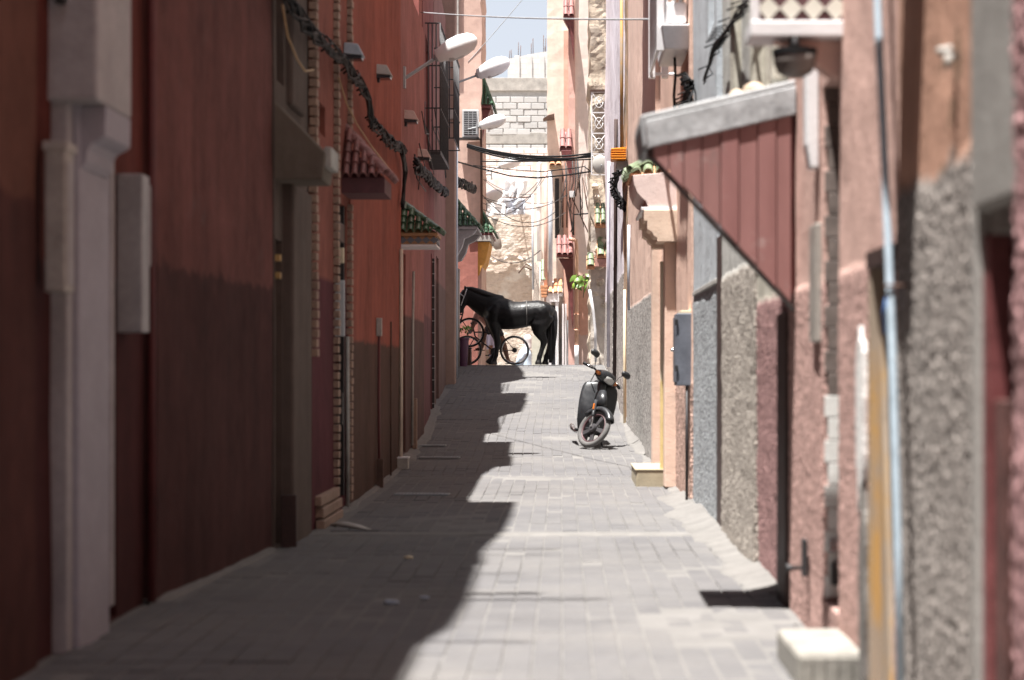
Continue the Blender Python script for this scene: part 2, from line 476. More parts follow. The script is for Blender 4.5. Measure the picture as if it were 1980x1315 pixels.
g = G('grey_paver')
gi = g.t.nodes.new('ShaderNodeNewGeometry').outputs['Random Per Island']
oi = g.t.nodes.new('ShaderNodeObjectInfo').outputs['Random']
rn = g.math('FRACT', g.math('ADD', gi, oi))
big = g.noise(.9, 6, .65); mid = g.noise(22., 5, .65); fine = g.noise(160., 3, .6)
c = g.mix(rn, (.104, .100, .101), (.128, .123, .122))
c = g.mix(g.rng(g.noise(.45, 4), .35, .65), c, g.mix(rn, (.104, .103, .109), (.121, .119, .125)))
c = g.mix(g.rng(big, .42, .66), c, (.148, .141, .136))
c = g.mix(g.math('MULTIPLY', g.rng(mid, .35, .7), .35), c, (.092, .087, .087))
st = g.rng(g.noise(1.7, 7, .7), .60, .68)
c = g.mix(g.math('MULTIPLY', st, .35), c, (.066, .062, .062))
g.bump(g.math('ADD', g.math('MULTIPLY', mid, .6), g.math('MULTIPLY', fine, .5)), .5, .006)
M_pav = g.done(c, g.rng(big, .3, .7, .75, .95), Specular_IOR_Level=.25)
PW, PL, GAP, GPD = .115, .232, .0068, .0034
def paver(mb, x0, x1, d0, d1, dz, zf):
    c_ = .005
    q = []
    for (i, z) in ((0., -.045), (0., -.004), (c_, 0.)):
        for (x, d) in ((x0 + i, d0 + i), (x1 - i, d0 + i), (x1 - i, d1 - i), (x0 + i, d1 - i)):
            q.append((x, d, zf(d) + dz(x, d) + z))
    f = [(8, 9, 10, 11)]
    for r_ in (0, 4):
        for k in range(4): f.append((r_ + k, r_ + (k + 1) % 4, r_ + 4 + (k + 1) % 4, r_ + 4 + k))
    mb.add(q, f)
mbp = MB(); paver(mbp, -PW / 2 + GAP / 2, PW / 2 - GAP / 2, -PL / 2 + GPD / 2, PL / 2 - GPD / 2, lambda x, d: 0, lambda d: 0)
PAV = piece_mesh(mbp, 'paver', M_pav)
STRIPS = [(13.98, 14.2)]      # poured concrete bands across the lane
rest = MB(); singles = 0
d = 6.6; row = 0
while d < 46.5:
    if any(a - PL * .4 < d < b + PL * .6 for a, b in STRIPS): d += PL; row += 1; continue
    xa, xb = XL(d) + .03, XR(d) - .02
    nC = int((xb - xa) / PW)
    off = xb - .01
    for i in range(nC):
        x = off - (i + .5) * PW
        e = .011 * noise.noise(Vector((x * .8, d * .8, 4))) + .0035 * (random.random() - .5)
        tx, ty = random.gauss(0, .007), random.gauss(0, .006)
        if random.random() < .03: e -= .006
        if singles < 300 and d > 7.3:
            share(PAV, 'paver', pave, (x, d, ground(d) + .012 + e), (ty, tx, random.gauss(0, .008)))
            singles += 1
        else:
            paver(rest, x - PW / 2 + GAP / 2, x + PW / 2 - GAP / 2, d - PL / 2 + GPD / 2, d + PL / 2 - GPD / 2, lambda X, D: .012 + e + (X - x) * tx + (D - d) * ty, ground)
    d += PL; row += 1
rest.build('pavers', M_pav, pave, kind='stuff')
M_sand = plain('pale_mortar', (.15, .142, .134), .95, var=.25, sc=5, bump=.8, bsc=25)
def band(name, d0, d1, top=.014):
    mb = MB(); n = 30
    for (dd, zz) in ((d0 - .02, -.03), (d0, top - .006), (d0 + .04, top), (d1 - .04, top), (d1, top - .006), (d1 + .02, -.03)):
        for i in range(n):
            x = -2.0 + 3.1 * i / (n - 1)
            mb.v.append((x, dd + .03 * noise.noise(Vector((x * 2, dd, 3))), ground(dd) + zz + .006 * noise.noise(Vector((x * 3, dd * 3, 8)))))
    for r_ in range(5):
        for i in range(n - 1): mb.f.append((r_ * n + i, r_ * n + i + 1, (r_ + 1) * n + i + 1, (r_ + 1) * n + i))
    return mb.build(name, M_sand, pave, smooth=True)
for a, b in STRIPS: band('concrete_strip', a, b)
def fillet(d0, d1, side, wid, hei, seed):
    """uneven mortar run up against the foot of a wall"""
    mb = MB(); N = int((d1 - d0) / .05) + 2; C = 9
    for i in range(N):
        d = d0 + (d1 - d0) * i / (N - 1)
        k = (1 + .8 * noise.noise(Vector((d * 1.1, seed, 0))) + .12 * noise.noise(Vector((d * 4, seed, 2)))) * min(1, (i + .2) / 4, (N - 1 - i + .2) / 4)
        xw = XR(d) if side > 0 else XL(d)
        for j in range(C):
            t = j / (C - 1)
            mb.v.append((xw + side * .04 - side * (wid * k + .04) * t, d, ground(d) + .004 + (hei * min(1.2, max(.3, k))) * (1 - t) ** 1.8 + .004 * noise.noise(Vector((d * 6, t * 3, seed))) + (0.016 if j < C - 1 else -.01)))
    for i in range(N - 1):
        for j in range(C - 1): mb.f.append((i * C + j, i * C + j + 1, (i + 1) * C + j + 1, (i + 1) * C + j))
    mb.build('mortar_fillet', M_sand, pave, smooth=True)
fillet(10.3, 13.4, 1, .16, .05, 1.); fillet(13.2, 18.2, 1, .22, .06, 2.); fillet(18.0, 23.5, 1, .10, .035, 3.)
fillet(24, 31, 1, .10, .06, 3.5)
fillet(9.9, 13., -1, .05, .025, 4.); fillet(15, 22, -1, .06, .03, 5.); fillet(23, 33, -1, .11, .05, 6.)

# ================================================================== LEFT SIDE OF THE LANE (in shade)
# outline of the roofs, worked out from where their shadow ends on the lane: (depth, distance right of axis) of the shadow edge
EDGE = [[(5, -.53), (7.5, -.535), (8.2, -.56), (9.0, -.44), (10, -.413), (12, -.406), (15.3, -.383), (16.9, -.35)],
        [(17.1, -.70), (18.2, -.80), (19.7, -.81), (21, -.78), (22.1, -.66)], [(22.3, -.5), (25.5, -.575)], [(25.7, -.93), (27.6, -1.0)],
        [(27.8, -.8), (29.6, -.84), (31, -.7), (31.8, -.48), (35.2, -.53)], [(35.4, -1.0), (37.8, -1.08)], [(38.4, -.9), (39.5, -.54), (41.5, -.6), (44, -.83), (47, -.85)]]
ROOF = []
for run in EDGE:
    out = []
    for de, xe in run:
        zg = ground(de); dw = de
        for _ in range(6):
            hh = (xe - XL(dw)) / SX; dw = de - SY * hh
        out.append((dw, zg + hh))
    ROOF.append(out)
RD = [p[0] for r_ in ROOF for p in r_]; RH = [p[1] for r_ in ROOF for p in r_]
def roof_min(d0, d1):
    q = [h for d, h in zip(RD, RH) if d0 - .3 <= d <= d1 + .3] + [float(np.interp(t, RD, RH)) for t in np.linspace(d0, d1, 9)]
    return min(q)
def parapets(parent, m, d0, d1, base):
    for k, run in enumerate(ROOF):
        a = max(d0, run[0][0] if k else -9); nxt = ROOF[k + 1][0][0] if k + 1 < len(ROOF) else 60
        b = min(d1, nxt)
        if b - a < .02: continue
        pts = sorted({a, b} | {p[0] for p in run if a < p[0] < b})
        rd, rh = [p[0] for p in run], [p[1] for p in run]
        top = [(t, float(np.interp(t, rd, rh))) for t in pts]
        if max(h for _, h in top) < base + .03: continue
        poly = [(a, base - .02)] + [(b, base - .02)] + top[::-1]
        xw = min(XL(a), XL(b)) - .03
        MB().prism(poly, xw - .35, xw, 'x').build('parapet', m, parent)
def left_house(name, label, seg, m, ops=(), seed=0., **kw):
    b = thing(name, label, 'house', (seg[1] - 1, (seg[0] + seg[2]) / 2, 0))
    h = roof_min(seg[0], seg[2])
    mass('wall', b, m, seg, -1, h, ops, seed=seed, z0=min(ground(seg[0]), ground(seg[2])) - .2, **kw)
    parapets(b, m, seg[0], seg[2], h)
    return b
# --- nearest houses
mA1 = plaster('brown_orange_render', (0.141, 0.060, 0.044), (0.077, 0.030, 0.026), 1.76, wob=.10, var=.42, stain=.7)
mA2 = plaster('deep_red_render', (0.118, 0.033, 0.026), (0.065, 0.022, 0.022), 1.55, var=.42, stain=.7)
mB = plaster('dull_pink_render', (0.145, 0.057, 0.050), (0.069, 0.029, 0.027), 1.64, wob=.11, var=.42, bump=.7, stain=.7)
b = left_house('house', 'shaded brown-orange rendered house at the far left edge', (-30, -1.97, 7.78, -1.97), mA1, seed=1.)
b = left_house('house', 'deep red shaded house carrying the white door pilaster', (7.8, -2.0, 9.9, -2.0), mA2, ops=[(8.8, 9.3, 0.02, 2.0, .12)], seed=2.)
MB().box(-2.03, -1.915, 8.22, 8.78, .0, 2.3).build('pilaster', M_lav, b, bevel=.012)
MB().box(-2.03, -1.94, 8.14, 8.22, .0, 2.3).build('pilaster_moulding', M_oldw, b, bevel=.01)
MB().box(-1.99, -1.905, 8.78, 8.83, .12, 2.25).build('pilaster_moulding', M_oldw, b, bevel=.01)
cap = MB().box(-2.05, -1.81, 8.08, 8.72, 2.18, 3.4).build('capital', M_oldw, b, bevel=.015)
MB().prism([(-2.03, 2.18), (-1.812, 2.178), (-1.815, 2.06), (-1.835, 2.045), (-1.868, 2.03), (-1.885, 2.0), (-1.89, 1.96), (-1.91, 1.93), (-2.03, 1.93)], 8.24, 8.715).build('corbel', M_lav, b, bevel=.004)
B('door', b, M_dwood, -2.12, -2.08, 8.8, 9.3, .02, 2.0)
MB().box(-1.965, -1.93, 8.02, 8.08, 2.55, 3.2).build('lantern_bracket', M_dgrey, b, bevel=.004)
T('downpipe', b, plain('dark_red_pipe', (.12, .03, .03), .6), [(-1.955, 9.87, .02), (-1.955, 9.87, 7)], .022)
tb = thing('meter_box', 'grey-beige weathered meter box on the white pilaster', 'meter box', (-1.93, 8., 1.4))
B('box', tb, M_dirtw, -1.965, -1.882, 7.86, 8.0, 1.42, 1.98, .01)
B('lid', tb, M_dirtw, -1.97, -1.876, 7.85, 8.02, 1.96, 1.995, .004)
B('seam', tb, M_oldw, -1.882, -1.877, 7.88, 7.97, 1.45, 1.92, .002)
tb = thing('meter_box', 'tall pale grey meter box on the deep red shaded wall', 'meter box', (-1.94, 9.4, 1.3))
B('box', tb, plain('pale_grey_box', (.34, .34, .35), .6, var=.25, sc=4), -2.0, -1.882, 9.3, 9.46, 1.295, 2.01, .008)
B('seam', tb, M_oldw, -1.883, -1.876, 9.44, 9.465, 1.6, 1.97, .002)
b = left_house('house', 'long dull pink rendered house with a ragged dark dado', (9.95, -1.95, 12.88, -1.80), mB, seed=3., res=.12, rel=.016)
# --- grey cement portal
mG = plaster('grey_brown_cement', (0.115, 0.086, 0.074), None, 0, var=.3)
b = left_house('house', 'grey cement doorway house with a sloped concrete hood', (12.9, -1.79, 14.42, -1.77), mG, ops=[(12.93, 13.22, .02, 1.95, .35), (13.0, 13.3, 2.95, 3.9, .2)], seed=4.)
MB().box(-1.82, -1.71, 13.24, 14.2, -.1, 2.33).build('pilaster', mG, b, bevel=.02)
MB().box(-1.80, -1.735, 13.4, 14.1, 2.85, 6).build('pilaster', mG, b, bevel=.02)
MB().prism([(-1.84, 2.32), (-1.49, 2.32), (-1.475, 2.49), (-1.84, 2.86)], 12.93, 13.42).build('hood', plaster('hood_concrete', (.17, .14, .115), None, 0, var=.25), b, bevel=.012)
MB().box(-1.49, -1.44, 12.98, 13.38, 2.40, 2.53).build('hood_lip', M_conc, b, bevel=.01)
B('door', b, M_dwood, -2.07, -2.03, 12.93, 13.22, .02, 1.95)
for zz in (1.95, 2.06): B('hinge', b, plain('brass', (.45, .30, .12), .4, .7), -1.80, -1.755, 12.93, 12.98, zz - .25, zz - .21, .003)
B('leaning_plank', b, M_dwood, -1.77, -1.67, 13.05, 13.09, .0, .34)
# --- terracotta house with brick-edged door
mC2 = plaster('terracotta_maroon_dado', (0.241, 0.083, 0.062), (0.096, 0.027, 0.033), 1.80, wob=.012, var=.36, stain=.7)
b = left_house('house', 'terracotta house with maroon dado and brick-edged doorway', (14.44, -1.74, 16.95, -1.74), mC2, ops=[(15.95, 16.72, .12, 2.45, .16), (14.85, 15.25, 2.84, 3.06, .1)], seed=5.)
BR = piece_mesh(MB().box(-.03, .03, -.055, .055, -.027, .027), 'brick', M_brick, bevel=.005)
for (dd, za, zb) in ((14.46, 1.25, 4.1), (15.86, .28, 4.7), (16.86, .1, 2.5), (16.86, 3.1, 4.9)):
    z = za
    while z < zb:
        share(BR, 'brick', b, (-1.728 + random.uniform(-.004, .004), dd, z), (0, 0, random.uniform(-.04, .04)), (1, 1, random.uniform(.93, 1.04)))
        z += .0672
for r_ in range(3):
    for k in range(8): share(BR, 'brick', b, (-1.725 + .012 * (2 - r_), 14.68 + k * .155 + .05 * (r_ % 2), .03 + r_ * .085), (0, 0, random.uniform(-.03, .03)), (1.1, 1.3, 1.3))
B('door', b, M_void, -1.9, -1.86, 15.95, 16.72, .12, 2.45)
B('door_frame', b, M_dgrey, -1.79, -1.75, 16.66, 16.73, .12, 2.45)
B('door_bar', b, M_dgrey, -1.84, -1.72, 16.28, 16.33, .7, .95)
B('door_bar', b, M_cream, -1.80, -1.725, 16.4, 16.46, 1.98, 2.1)
B('transom', b, M_dwood, -1.82, -1.745, 16.0, 16.7, 2.15, 2.3)
T('drain_pipe', b, M_dirtw, [(-1.715, 16.62, .02), (-1.715, 16.60, 1.4)], .017)
B('window_pane', b, M_glass, -1.83, -1.81, 14.85, 15.25, 2.84, 3.06)
canopy(b, -1, -1.74, 16.42, 17.05, 2.535, .34, .36, 'r', plain('plum_paint', (.10, .035, .04), .7, var=.3), slab=.12, rows=4, pitch=.075)
tb = thing('notice_board', 'blank pale board hung beside the brick-edged doorway', 'board', (-1.72, 16.3, 1.4))
B('board', tb, plain('pale_board', (.50, .52, .54), .5, var=.08), -1.775, -1.70, 16.22, 16.26, 1.395, 1.835, .003)
B('bracket', tb, M_dgrey, -1.84, -1.77, 16.23, 16.25, 1.75, 1.78, .002)
def wall_box_light(label, X, d, z, sc=1., m=None, group=None):
    t = thing('wall_light', label, 'wall light', (X, d, z), group)
    m = m or M_dirtw
    MB().rings([[(X - .01, d - .09 * sc, z), (X + .15 * sc, d - .09 * sc, z - .015), (X + .15 * sc, d + .09 * sc, z - .015), (X - .01, d + .09 * sc, z)],
                [(X - .01, d - .06 * sc, z + .095 * sc), (X + .10 * sc, d - .06 * sc, z + .085 * sc), (X + .10 * sc, d + .06 * sc, z + .085 * sc), (X - .01, d + .06 * sc, z + .095 * sc)]]).build('housing', m, t, bevel=.008)
    MB().box(X, X + .135 * sc, d - .08 * sc, d + .08 * sc, z - .04 * sc, z - .012 * sc).build('diffuser', M_glass, t, bevel=.005)
    B('bracket', t, M_dgrey, X - .02, X + .03, d - .03, d + .03, z - .07 * sc, z - .03 * sc)
    return t
wall_box_light('blue-grey box light above the plum tiled hood', -1.73, 16.62, 3.66, 1.0, plain('blue_grey_box', (.33, .36, .40), .5))
# --- orange house with olive dado
mC3 = plaster('orange_olive_dado', (0.258, 0.078, 0.055), (0.083, 0.048, 0.037), 1.38, wob=.07, var=.34, stain=.7)
b = left_house('house', 'orange shaded house with an olive-brown dado and thin pipes', (16.97, -1.73, 22.28, -1.73), mC3, seed=6.)
T('pipe', b, plain('dark_red_pipe', (.12, .03, .03), .6), [(-1.705, 19.4, .02), (-1.71, 19.4, .9), (-1.705, 19.38, 1.62)], .014)
B('pipe_bracket', b, M_dirtw, -1.73, -1.68, 19.36, 19.42, 1.45, 1.62)
T('thin_pipe', b, M_rust, [(-1.712, 20.8, .05), (-1.71, 20.8, 1.62)], .009)
T('conduit', b, plain('cream_conduit', (.62, .52, .42), .5), [(-1.70, 21.95, .2), (-1.70, 21.97, 1.6), (-1.70, 22.0, 2.42)], .02)
B('leaning_lath', b, M_rust, -1.72, -1.66, 19.3, 19.34, .0, .3)
wall_box_light('pale floodlight high on the orange house above the pipes', -1.73, 19.4, 3.9)
tb = thing('junction_box', 'white block at the foot of the cream conduit', 'junction box', (-1.68, 21.9, .05))
B('box', tb, M_dirtw, -1.735, -1.615, 21.8, 22.0, .05, .2, .008)
B('lid', tb, M_white, -1.742, -1.608, 21.79, 22.01, .2, .215, .003)
# --- house under the green hood
mC4 = plaster('faded_pink_brown_dado', (0.285, 0.119, 0.106), (0.109, 0.063, 0.056), 1.76, wob=.03, var=.36, stain=.7)
b = left_house('house', 'faded pink house with a green tiled hood over its door', (22.3, -1.76, 27.18, -1.80), mC4, ops=[(22.55, 23.6, .2, 2.45, .12)], seed=7.)
B('door', b, plain('orange_door', (.38, .13, .06), .6), -1.93, -1.885, 22.55, 23.6, .2, 2.45)
c = canopy(b, -1, -1.76, 22.42, 23.1, 2.59, .42, .30, 'g', plain('ochre_diamond', (.40, .22, .11), .6), slab=.03, rows=4, pitch=.09)
MB().box(-1.80, -1.36, 22.46, 23.06, 2.50, 2.588).build('frieze', plain('ochre_diamond', (.40, .22, .11), .6), b, bevel=.003)
dm = MB().prism([(-.045, 0), (0, -.04), (.045, 0), (0, .04)], -.004, .004); DM = piece_mesh(dm, 'diamond_tile', plain('slate_glaze', (.12, .14, .17), .4))
for k in range(5): share(DM, 'diamond_tile', b, (-1.72 + k * .085, 22.457, 2.545))
for k in range(5): share(DM, 'diamond_tile', b, (-1.357, 22.55 + k * .115, 2.545), (0, 0, math.pi / 2))
B('frieze_ledge', b, M_white, -1.80, -1.35, 22.44, 23.08, 2.475, 2.498, .003)
T('conduit', b, M_dirtw, [(-1.75, 24.3, .25), (-1.75, 24.4, 1.7), (-1.74, 24.4, 2.3)], .016)
B('low_plank', b, M_brick, -1.76, -1.71, 24.5, 24.6, .2, .8)
wall_box_light('pinkish box light under the iron window cage', -1.78, 23.5, 3.98, 1.1, plain('pinkish_box', (.50, .36, .32), .6))
wall_box_light('lower pinkish box light where the cables drop', -1.79, 25.9, 3.80, 1.1, plain('pinkish_box', (.50, .36, .32), .6))
# --- plum house with iron cage
mC5 = plaster('plum_pink_render', (0.244, 0.102, 0.101), (0.150, 0.070, 0.074), 1.9, wob=.03, var=.36, stain=.7)
b = left_house('house', 'plum-pink house with a projecting iron window cage', (27.2, -1.82, 32.48, -2.0), mC5, ops=[(28.7, 30.3, 4.3, 5.8, .15), (30.9, 31.5, .5, 2.9, .15)], seed=8.)
def iron_cage(parent, side, Xw, d0, d1, z0, z1, out, m, nb=9, r_=.011, name='window_cage', hb=4):
    c = MB(); xo = Xw - side * out
    for z in np.linspace(z0, z1, hb): c.tube([(Xw, d0, z), (xo, d0, z), (xo, d1, z), (Xw, d1, z)], r_, 5)
    o = c.build(name, m, parent)
    n1 = max(2, nb // 3)
    for k in range(n1 + 1): T('bar', o, m, [(xo + side * out * k / (n1 + 1), d0, z0), (xo + side * out * k / (n1 + 1), d0, z1)], r_, 5)
    for k in range(1, nb): T('bar', o, m, [(xo, d0 + (d1 - d0) * k / nb, z0), (xo, d0 + (d1 - d0) * k / nb, z1)], r_, 5)
    return o
iron_cage(b, -1, -1.88, 28.4, 30.6, 4.15, 5.9, .22, M_dgrey, 9, .010, hb=4)
B('cage_floor', b, M_dgrey, -1.92, -1.655, 28.4, 30.6, 4.10, 4.14)
B('window_shutter', b, M_dwood, -2.06, -2.02, 28.7, 30.3, 4.3, 5.8)
B('door', b, M_dwood, -2.13, -2.1, 30.9, 31.5, .5, 2.9)
lf = MB().box(-2.04, -1.935, 31.56, 31.60, .56, 2.84).build('gate_leaf', M_dgrey, b, bevel=.004)
for k in range(13): B('gate_bar', lf, M_grey, -2.045, -1.93, 31.545, 31.562, .62 + k * .18, .635 + k * .18, 0)
# --- last shaded house on the crest
mC6 = plaster('mauve_render', (0.253, 0.139, 0.125), (0.168, 0.110, 0.097), 2.6, wob=.05, var=.25, stain=.7)
b = left_house('house', 'mauve house at the crest with a tall plastered pilaster', (32.5, -2.0, 44.4, -2.26), mC6, ops=[(33.6, 34.6, .6, 3.0, .15), (35.4, 37.2, 5.2, 6.9, .15), (40.2, 41.2, 1.0, 3.2, .2), (42.4, 43.6, 1.1, 3.4, .2)], seed=9.)
MB().box(-2.25, -1.95, 38.0, 38.5, .8, 5.75).build('pilaster', plaster('pale_pilaster', (.33, .23, .19), None, 0, var=.2), b, bevel=.02)
MB().box(-2.26, -1.92, 37.95, 38.55, 5.75, 5.92).build('pilaster_band', M_conc, b, bevel=.02)
MB().box(-2.25, -1.94, 38.0, 38.5, 5.92, 9.5).build('pilaster', plaster('pale_pilaster', (.33, .23, .19), None, 0, var=.2), b, bevel=.02)
T('downpipe', b, M_pvc, [(-1.96, 38.7, 1.), (-1.96, 38.7, 6.5)], .03)
iron_cage(b, -1, -2.05, 35.3, 37.3, 5.1, 6.6, .22, M_dgrey, 7, .011, hb=4)
for (da, db, za, zb) in ((33.6, 34.6, .6, 3.0), (40.2, 41.2, 1.0, 3.2), (42.4, 43.6, 1.1, 3.4)): B('door', b, M_dwood, -2.35, -2.15 - .004 * (da - 33), da, db, za, zb)
B('window_shutter', b, M_dwood, -2.2, -2.13, 35.4, 37.2, 5.2, 6.9)
canopy(b, -1, -2.2, 41.6, 43.9, 3.98, .52, .58, 'g', M_oldw, slab=.05, rows=5, pitch=.1)
MB().prism([(-2.3, 3.98), (-1.70, 3.98), (-1.78, 3.88), (-1.95, 3.8), (-2.0, 3.62), (-2.1, 3.45), (-2.3, 3.4)], 41.7, 42.0).build('hood_bracket', M_oldw, b, bevel=.01)
MB().prism([(-2.3, 3.98), (-1.70, 3.98), (-1.78, 3.88), (-1.95, 3.8), (-2.0, 3.62), (-2.1, 3.45), (-2.3, 3.4)], 43.5, 43.8).build('hood_bracket', M_oldw, b, bevel=.01)
T('corner_pole', b, M_dirtw, [(-2.19, 44.0, 1.1), (-2.19, 44.05, 3.3)], .035)
T('corner_pole', b, M_dgrey, [(-2.25, 43.0, 1.1), (-2.24, 43.0, 3.0)], .03)
# --- sunlit corner house beyond the crest
mE = plaster('salmon_corner_render', (.62, .44, .37), None, 0, var=.2, under=(.50, .42, .34), under_t=.70)
b = thing('house', 'sunlit salmon corner house with an air conditioner beyond the crest', 'house', (-3, 48, 1.2))
front('wall', b, mE, -5.2, XP(931, 47), 47., .2, 13.5, 2.6, seed=10., jag=.05)
front('wall', b, plaster('rose_render', (.40, .17, .14), None, 0, var=.2), -5.2, XP(924, 46.95), 46.9, .2, 4.05, .2, seed=11.)
MB().prism([(-1.95, 4.06), (-1.62, 4.06), (-1.66, 3.86), (-1.72, 3.6), (-1.80, 3.48), (-1.86, 3.3), (-1.95, 3.25)], 46.95, 48.8).build('corbel', plain('ochre_plaster', (.58, .30, .07), .85, var=.25, bump=.5), b, bevel=.01)
B('corbel_ledge', b, M_conc, -2.1, -1.58, 46.85, 48.9, 4.07, 4.2)
canopy(b, -1, -1.85, 46.9, 49.2, 4.2, .30, .52, 'g', M_maroon, slab=.05, rows=4, pitch=.1)
canopy(b, -1, -1.85, 47.3, 49.4, 7.15, .26, .72, 'g', M_maroon, slab=.05, rows=4, pitch=.1)
MB().prism([(-1.9, 7.14), (-1.62, 7.14), (-1.75, 6.8), (-1.86, 6.1), (-1.9, 6.0)], 47.5, 47.9).build('hood_bracket', M_maroon, b, bevel=.01)
T('corner_pipe', b, M_rust, [(-1.80, 46.9, 4.3), (-1.81, 46.88, 6.6)], .028)
B('window_reveal', b, M_conc, XP(868, 46.95), XP(887, 46.95), 46.86, 46.95, 8.2, 11)
t = thing('air_conditioner', 'grey air conditioner fixed on the sunlit corner house', 'air conditioner', (-2.05, 46.7, 6.0))
xa, xb, za, zb = XP(894, 46.7), XP(926, 46.7), ZP(266, 46.7), ZP(213, 46.7)
B('case', t, plain('grey_case', (.52, .52, .52), .45, var=.1), xa, xb, 46.62, 46.88, za, zb, .012)
gr = B('grille', t, M_dgrey, xa + .04, xb - .05, 46.605, 46.63, za + .05, zb - .04, .004)
for k in range(12):
    z = za + .07 + k * (zb - za - .12) / 12
    B('grille_slat', gr, M_grey, xa + .035, xb - .045, 46.59, 46.607, z, z + .016, 0)
for k in range(1, 3): B('grille_slat', gr, M_grey, xa + .04 + k * .095, xa + .055 + k * .095, 46.588, 46.606, za + .05, zb - .05, 0)
B('shelf', t, M_dgrey, xa - .1, xb + .02, 46.58, 46.9, za - .045, za - .012, .003)

# --- street lamps on the left walls
def street_lamp(label, x0, y0, x1, y1, x2, y2, d, Xw):
    a, b_, c = P(x0, y0, d), P(x1, y1, d), P(x2, y2, d)
    t = thing('street_lamp', label, 'street lamp', a, 'street lamps along the shaded walls')
    L = (c - b_).length; u = (c - b_).normalized()
    pr = [(0, .035, .04), (.05, .075, .07), (.16, .085, .085), (.22, .10, .10), (.4, .12, .125), (.65, .125, .13), (.85, .10, .10), (.96, .06, .06), (1., .012, .012)]
    hd = MB().loft([(*(b_ + u * (q[0] * L) + Vector((0, 0, .01))), q[1] * L / .50, q[2] * L / .52) for q in pr], 16).build('lamp_head', plain('lamp_white', (.78, .78, .78), .35, var=.06), t, smooth=True)
    pr2 = [(.24, .02, .03), (.32, .075, .085), (.6, .085, .10), (.82, .06, .07), (.92, .015, .02)]
    MB().loft([(*(b_ + u * (q[0] * L) - Vector((0, 0, .068 * L / .62))), q[1] * L / .62, q[2] * L / .62) for q in pr2], 14).build('lens', plain('lamp_lens', (.50, .50, .50), .3, var=.1), hd, smooth=True)
    MB().loft([(*(b_ + u * (q * L)), r_ * L / .62, r_ * L / .62) for q, r_ in ((-.03, .04), (.0, .055), (.12, .07), (.17, .072))], 14).build('lamp_neck', M_grey, hd, smooth=True)
    T('arm', t, M_grey, [Vector((Xw, d, a.z)), a, b_ + u * .03], .02)
    B('wall_plate', t, M_grey, Xw - .02, Xw + .02, d - .05, d + .05, a.z - .12, a.z + .12)
    return t
street_lamp('largest street lamp with white head, nearest on the shaded wall', 785, 150, 842, 112, 922, 76, 23.3, -1.77)
street_lamp('second street lamp reaching across the sky beside the block parapet', 868, 166, 922, 146, 985, 118, 39., -2.13)
street_lamp('grey street lamp sticking out beside the air conditioner', 905, 250, 928, 245, 978, 229, 46.6, -1.9)
street_lamp('small far street lamp hanging just under the black crossing cables', 925, 338, 966, 322, 1008, 309, 52., -1.75)
street_lamp('lowest far street lamp by the draped white sheets', 915, 398, 930, 390, 972, 372, 50., -1.8)

# unseen poles added over the lane for the thin shadows they cast on the paving
homes = {o['label']: o for o in COL.objects if o.get('category') == 'house'}
for (de, x_end, rr, lab) in ((8.47, -.12, .018, 'deep red shaded house carrying the white door pilaster'), (10.05, .22, .03, 'deep red shaded house carrying the white door pilaster'), (10.3, -.1, .045, 'deep red shaded house carrying the white door pilaster'),
                        (11.3, -.2, .016, 'long dull pink rendered house with a ragged dark dado'), (12.5, -.1, .014, 'long dull pink rendered house with a ragged dark dado'), (12.9, .0, .022, 'long dull pink rendered house with a ragged dark dado'), (22.6, -.3, .02, 'orange shaded house with an olive-brown dado and thin pipes'), (33.5, -.1, .03, 'plum-pink house with a projecting iron window cage')):
    hh = 7.; dd = de
    for _ in range(5):
        dd = de - SY * hh; hh = float(np.interp(dd, RD, RH)) + .05
    T('shadow_pole', homes[lab], M_rust, [(XL(dd) - .6, dd, hh + .06), (XL(dd), dd, hh), (x_end - SX * (hh - ground(de)), dd + .02, hh - .05)], rr, 6)

# --- cables on the left walls
def tangle(label, pts, n, r_, spread, seed, name='cable_bundle', m=None, stub=0, sag=0):
    rnd = random.Random(seed)
    t = thing(name, label, 'cables', pts[0])
    # resample
    P_ = [Vector(p) for p in pts]; path = []
    for a, b_ in zip(P_[:-1], P_[1:]):
        k = max(2, int((b_ - a).length / .16))
        path += [a.lerp(b_, i / k) for i in range(k)]
    path.append(P_[-1])
    for c in range(n):
        ph = rnd.uniform(0, 6.28); fr = rnd.uniform(.15, .9); sp = spread * rnd.uniform(.2, 1.2); s0 = rnd.uniform(0, 50)
        q = []
        for i, p in enumerate(path):
            a = ph + i * fr
            q.append(p + Vector((abs(math.cos(a)) * sp * .7, .5 * sp * math.cos(a * .7), math.sin(a) * sp)) + Vector((0, 0, spread * .8 * noise.noise(Vector((i * .3, s0, 0))))))
        T('cable', t, m or M_black, q, r_ * rnd.uniform(.6, 1.2), 6)
    for k in range(stub):
        p = path[rnd.randrange(len(path))]
        T('cable_tie', t, M_black, [p + Vector((-.02, -.01, -.05)), p + Vector((.05, 0, 0)), p + Vector((.02, .02, .06)), p + Vector((-.05, .01, .03))], r_ * .7, 5)
    return t
def lw(x, y, off):  # point standing off the left wall
    Xw = -1.74 + off
    d = F * Xw / (x - VX)
    for _ in range(8):
        Xw = XL(d) + off; d = F * Xw / (x - VX)
    return P(x, y, d)
tangle('thick black cable bundle sagging along the near shaded walls', [lw(540, -40, .10), lw(560, 10, .10), lw(600, 62, .1), lw(650, 108, .1), lw(690, 155, .1), lw(708, 190, .1), lw(716, 235, .1), lw(745, 268, .1), lw(778, 292, .1)], 10, .012, .05, 1, stub=18)
tangle('black cables dropping beside the green tiled hood', [lw(775, 290, .08), lw(782, 330, .06), lw(779, 375, .05), lw(776, 400, .05)], 5, .016, .05, 2)
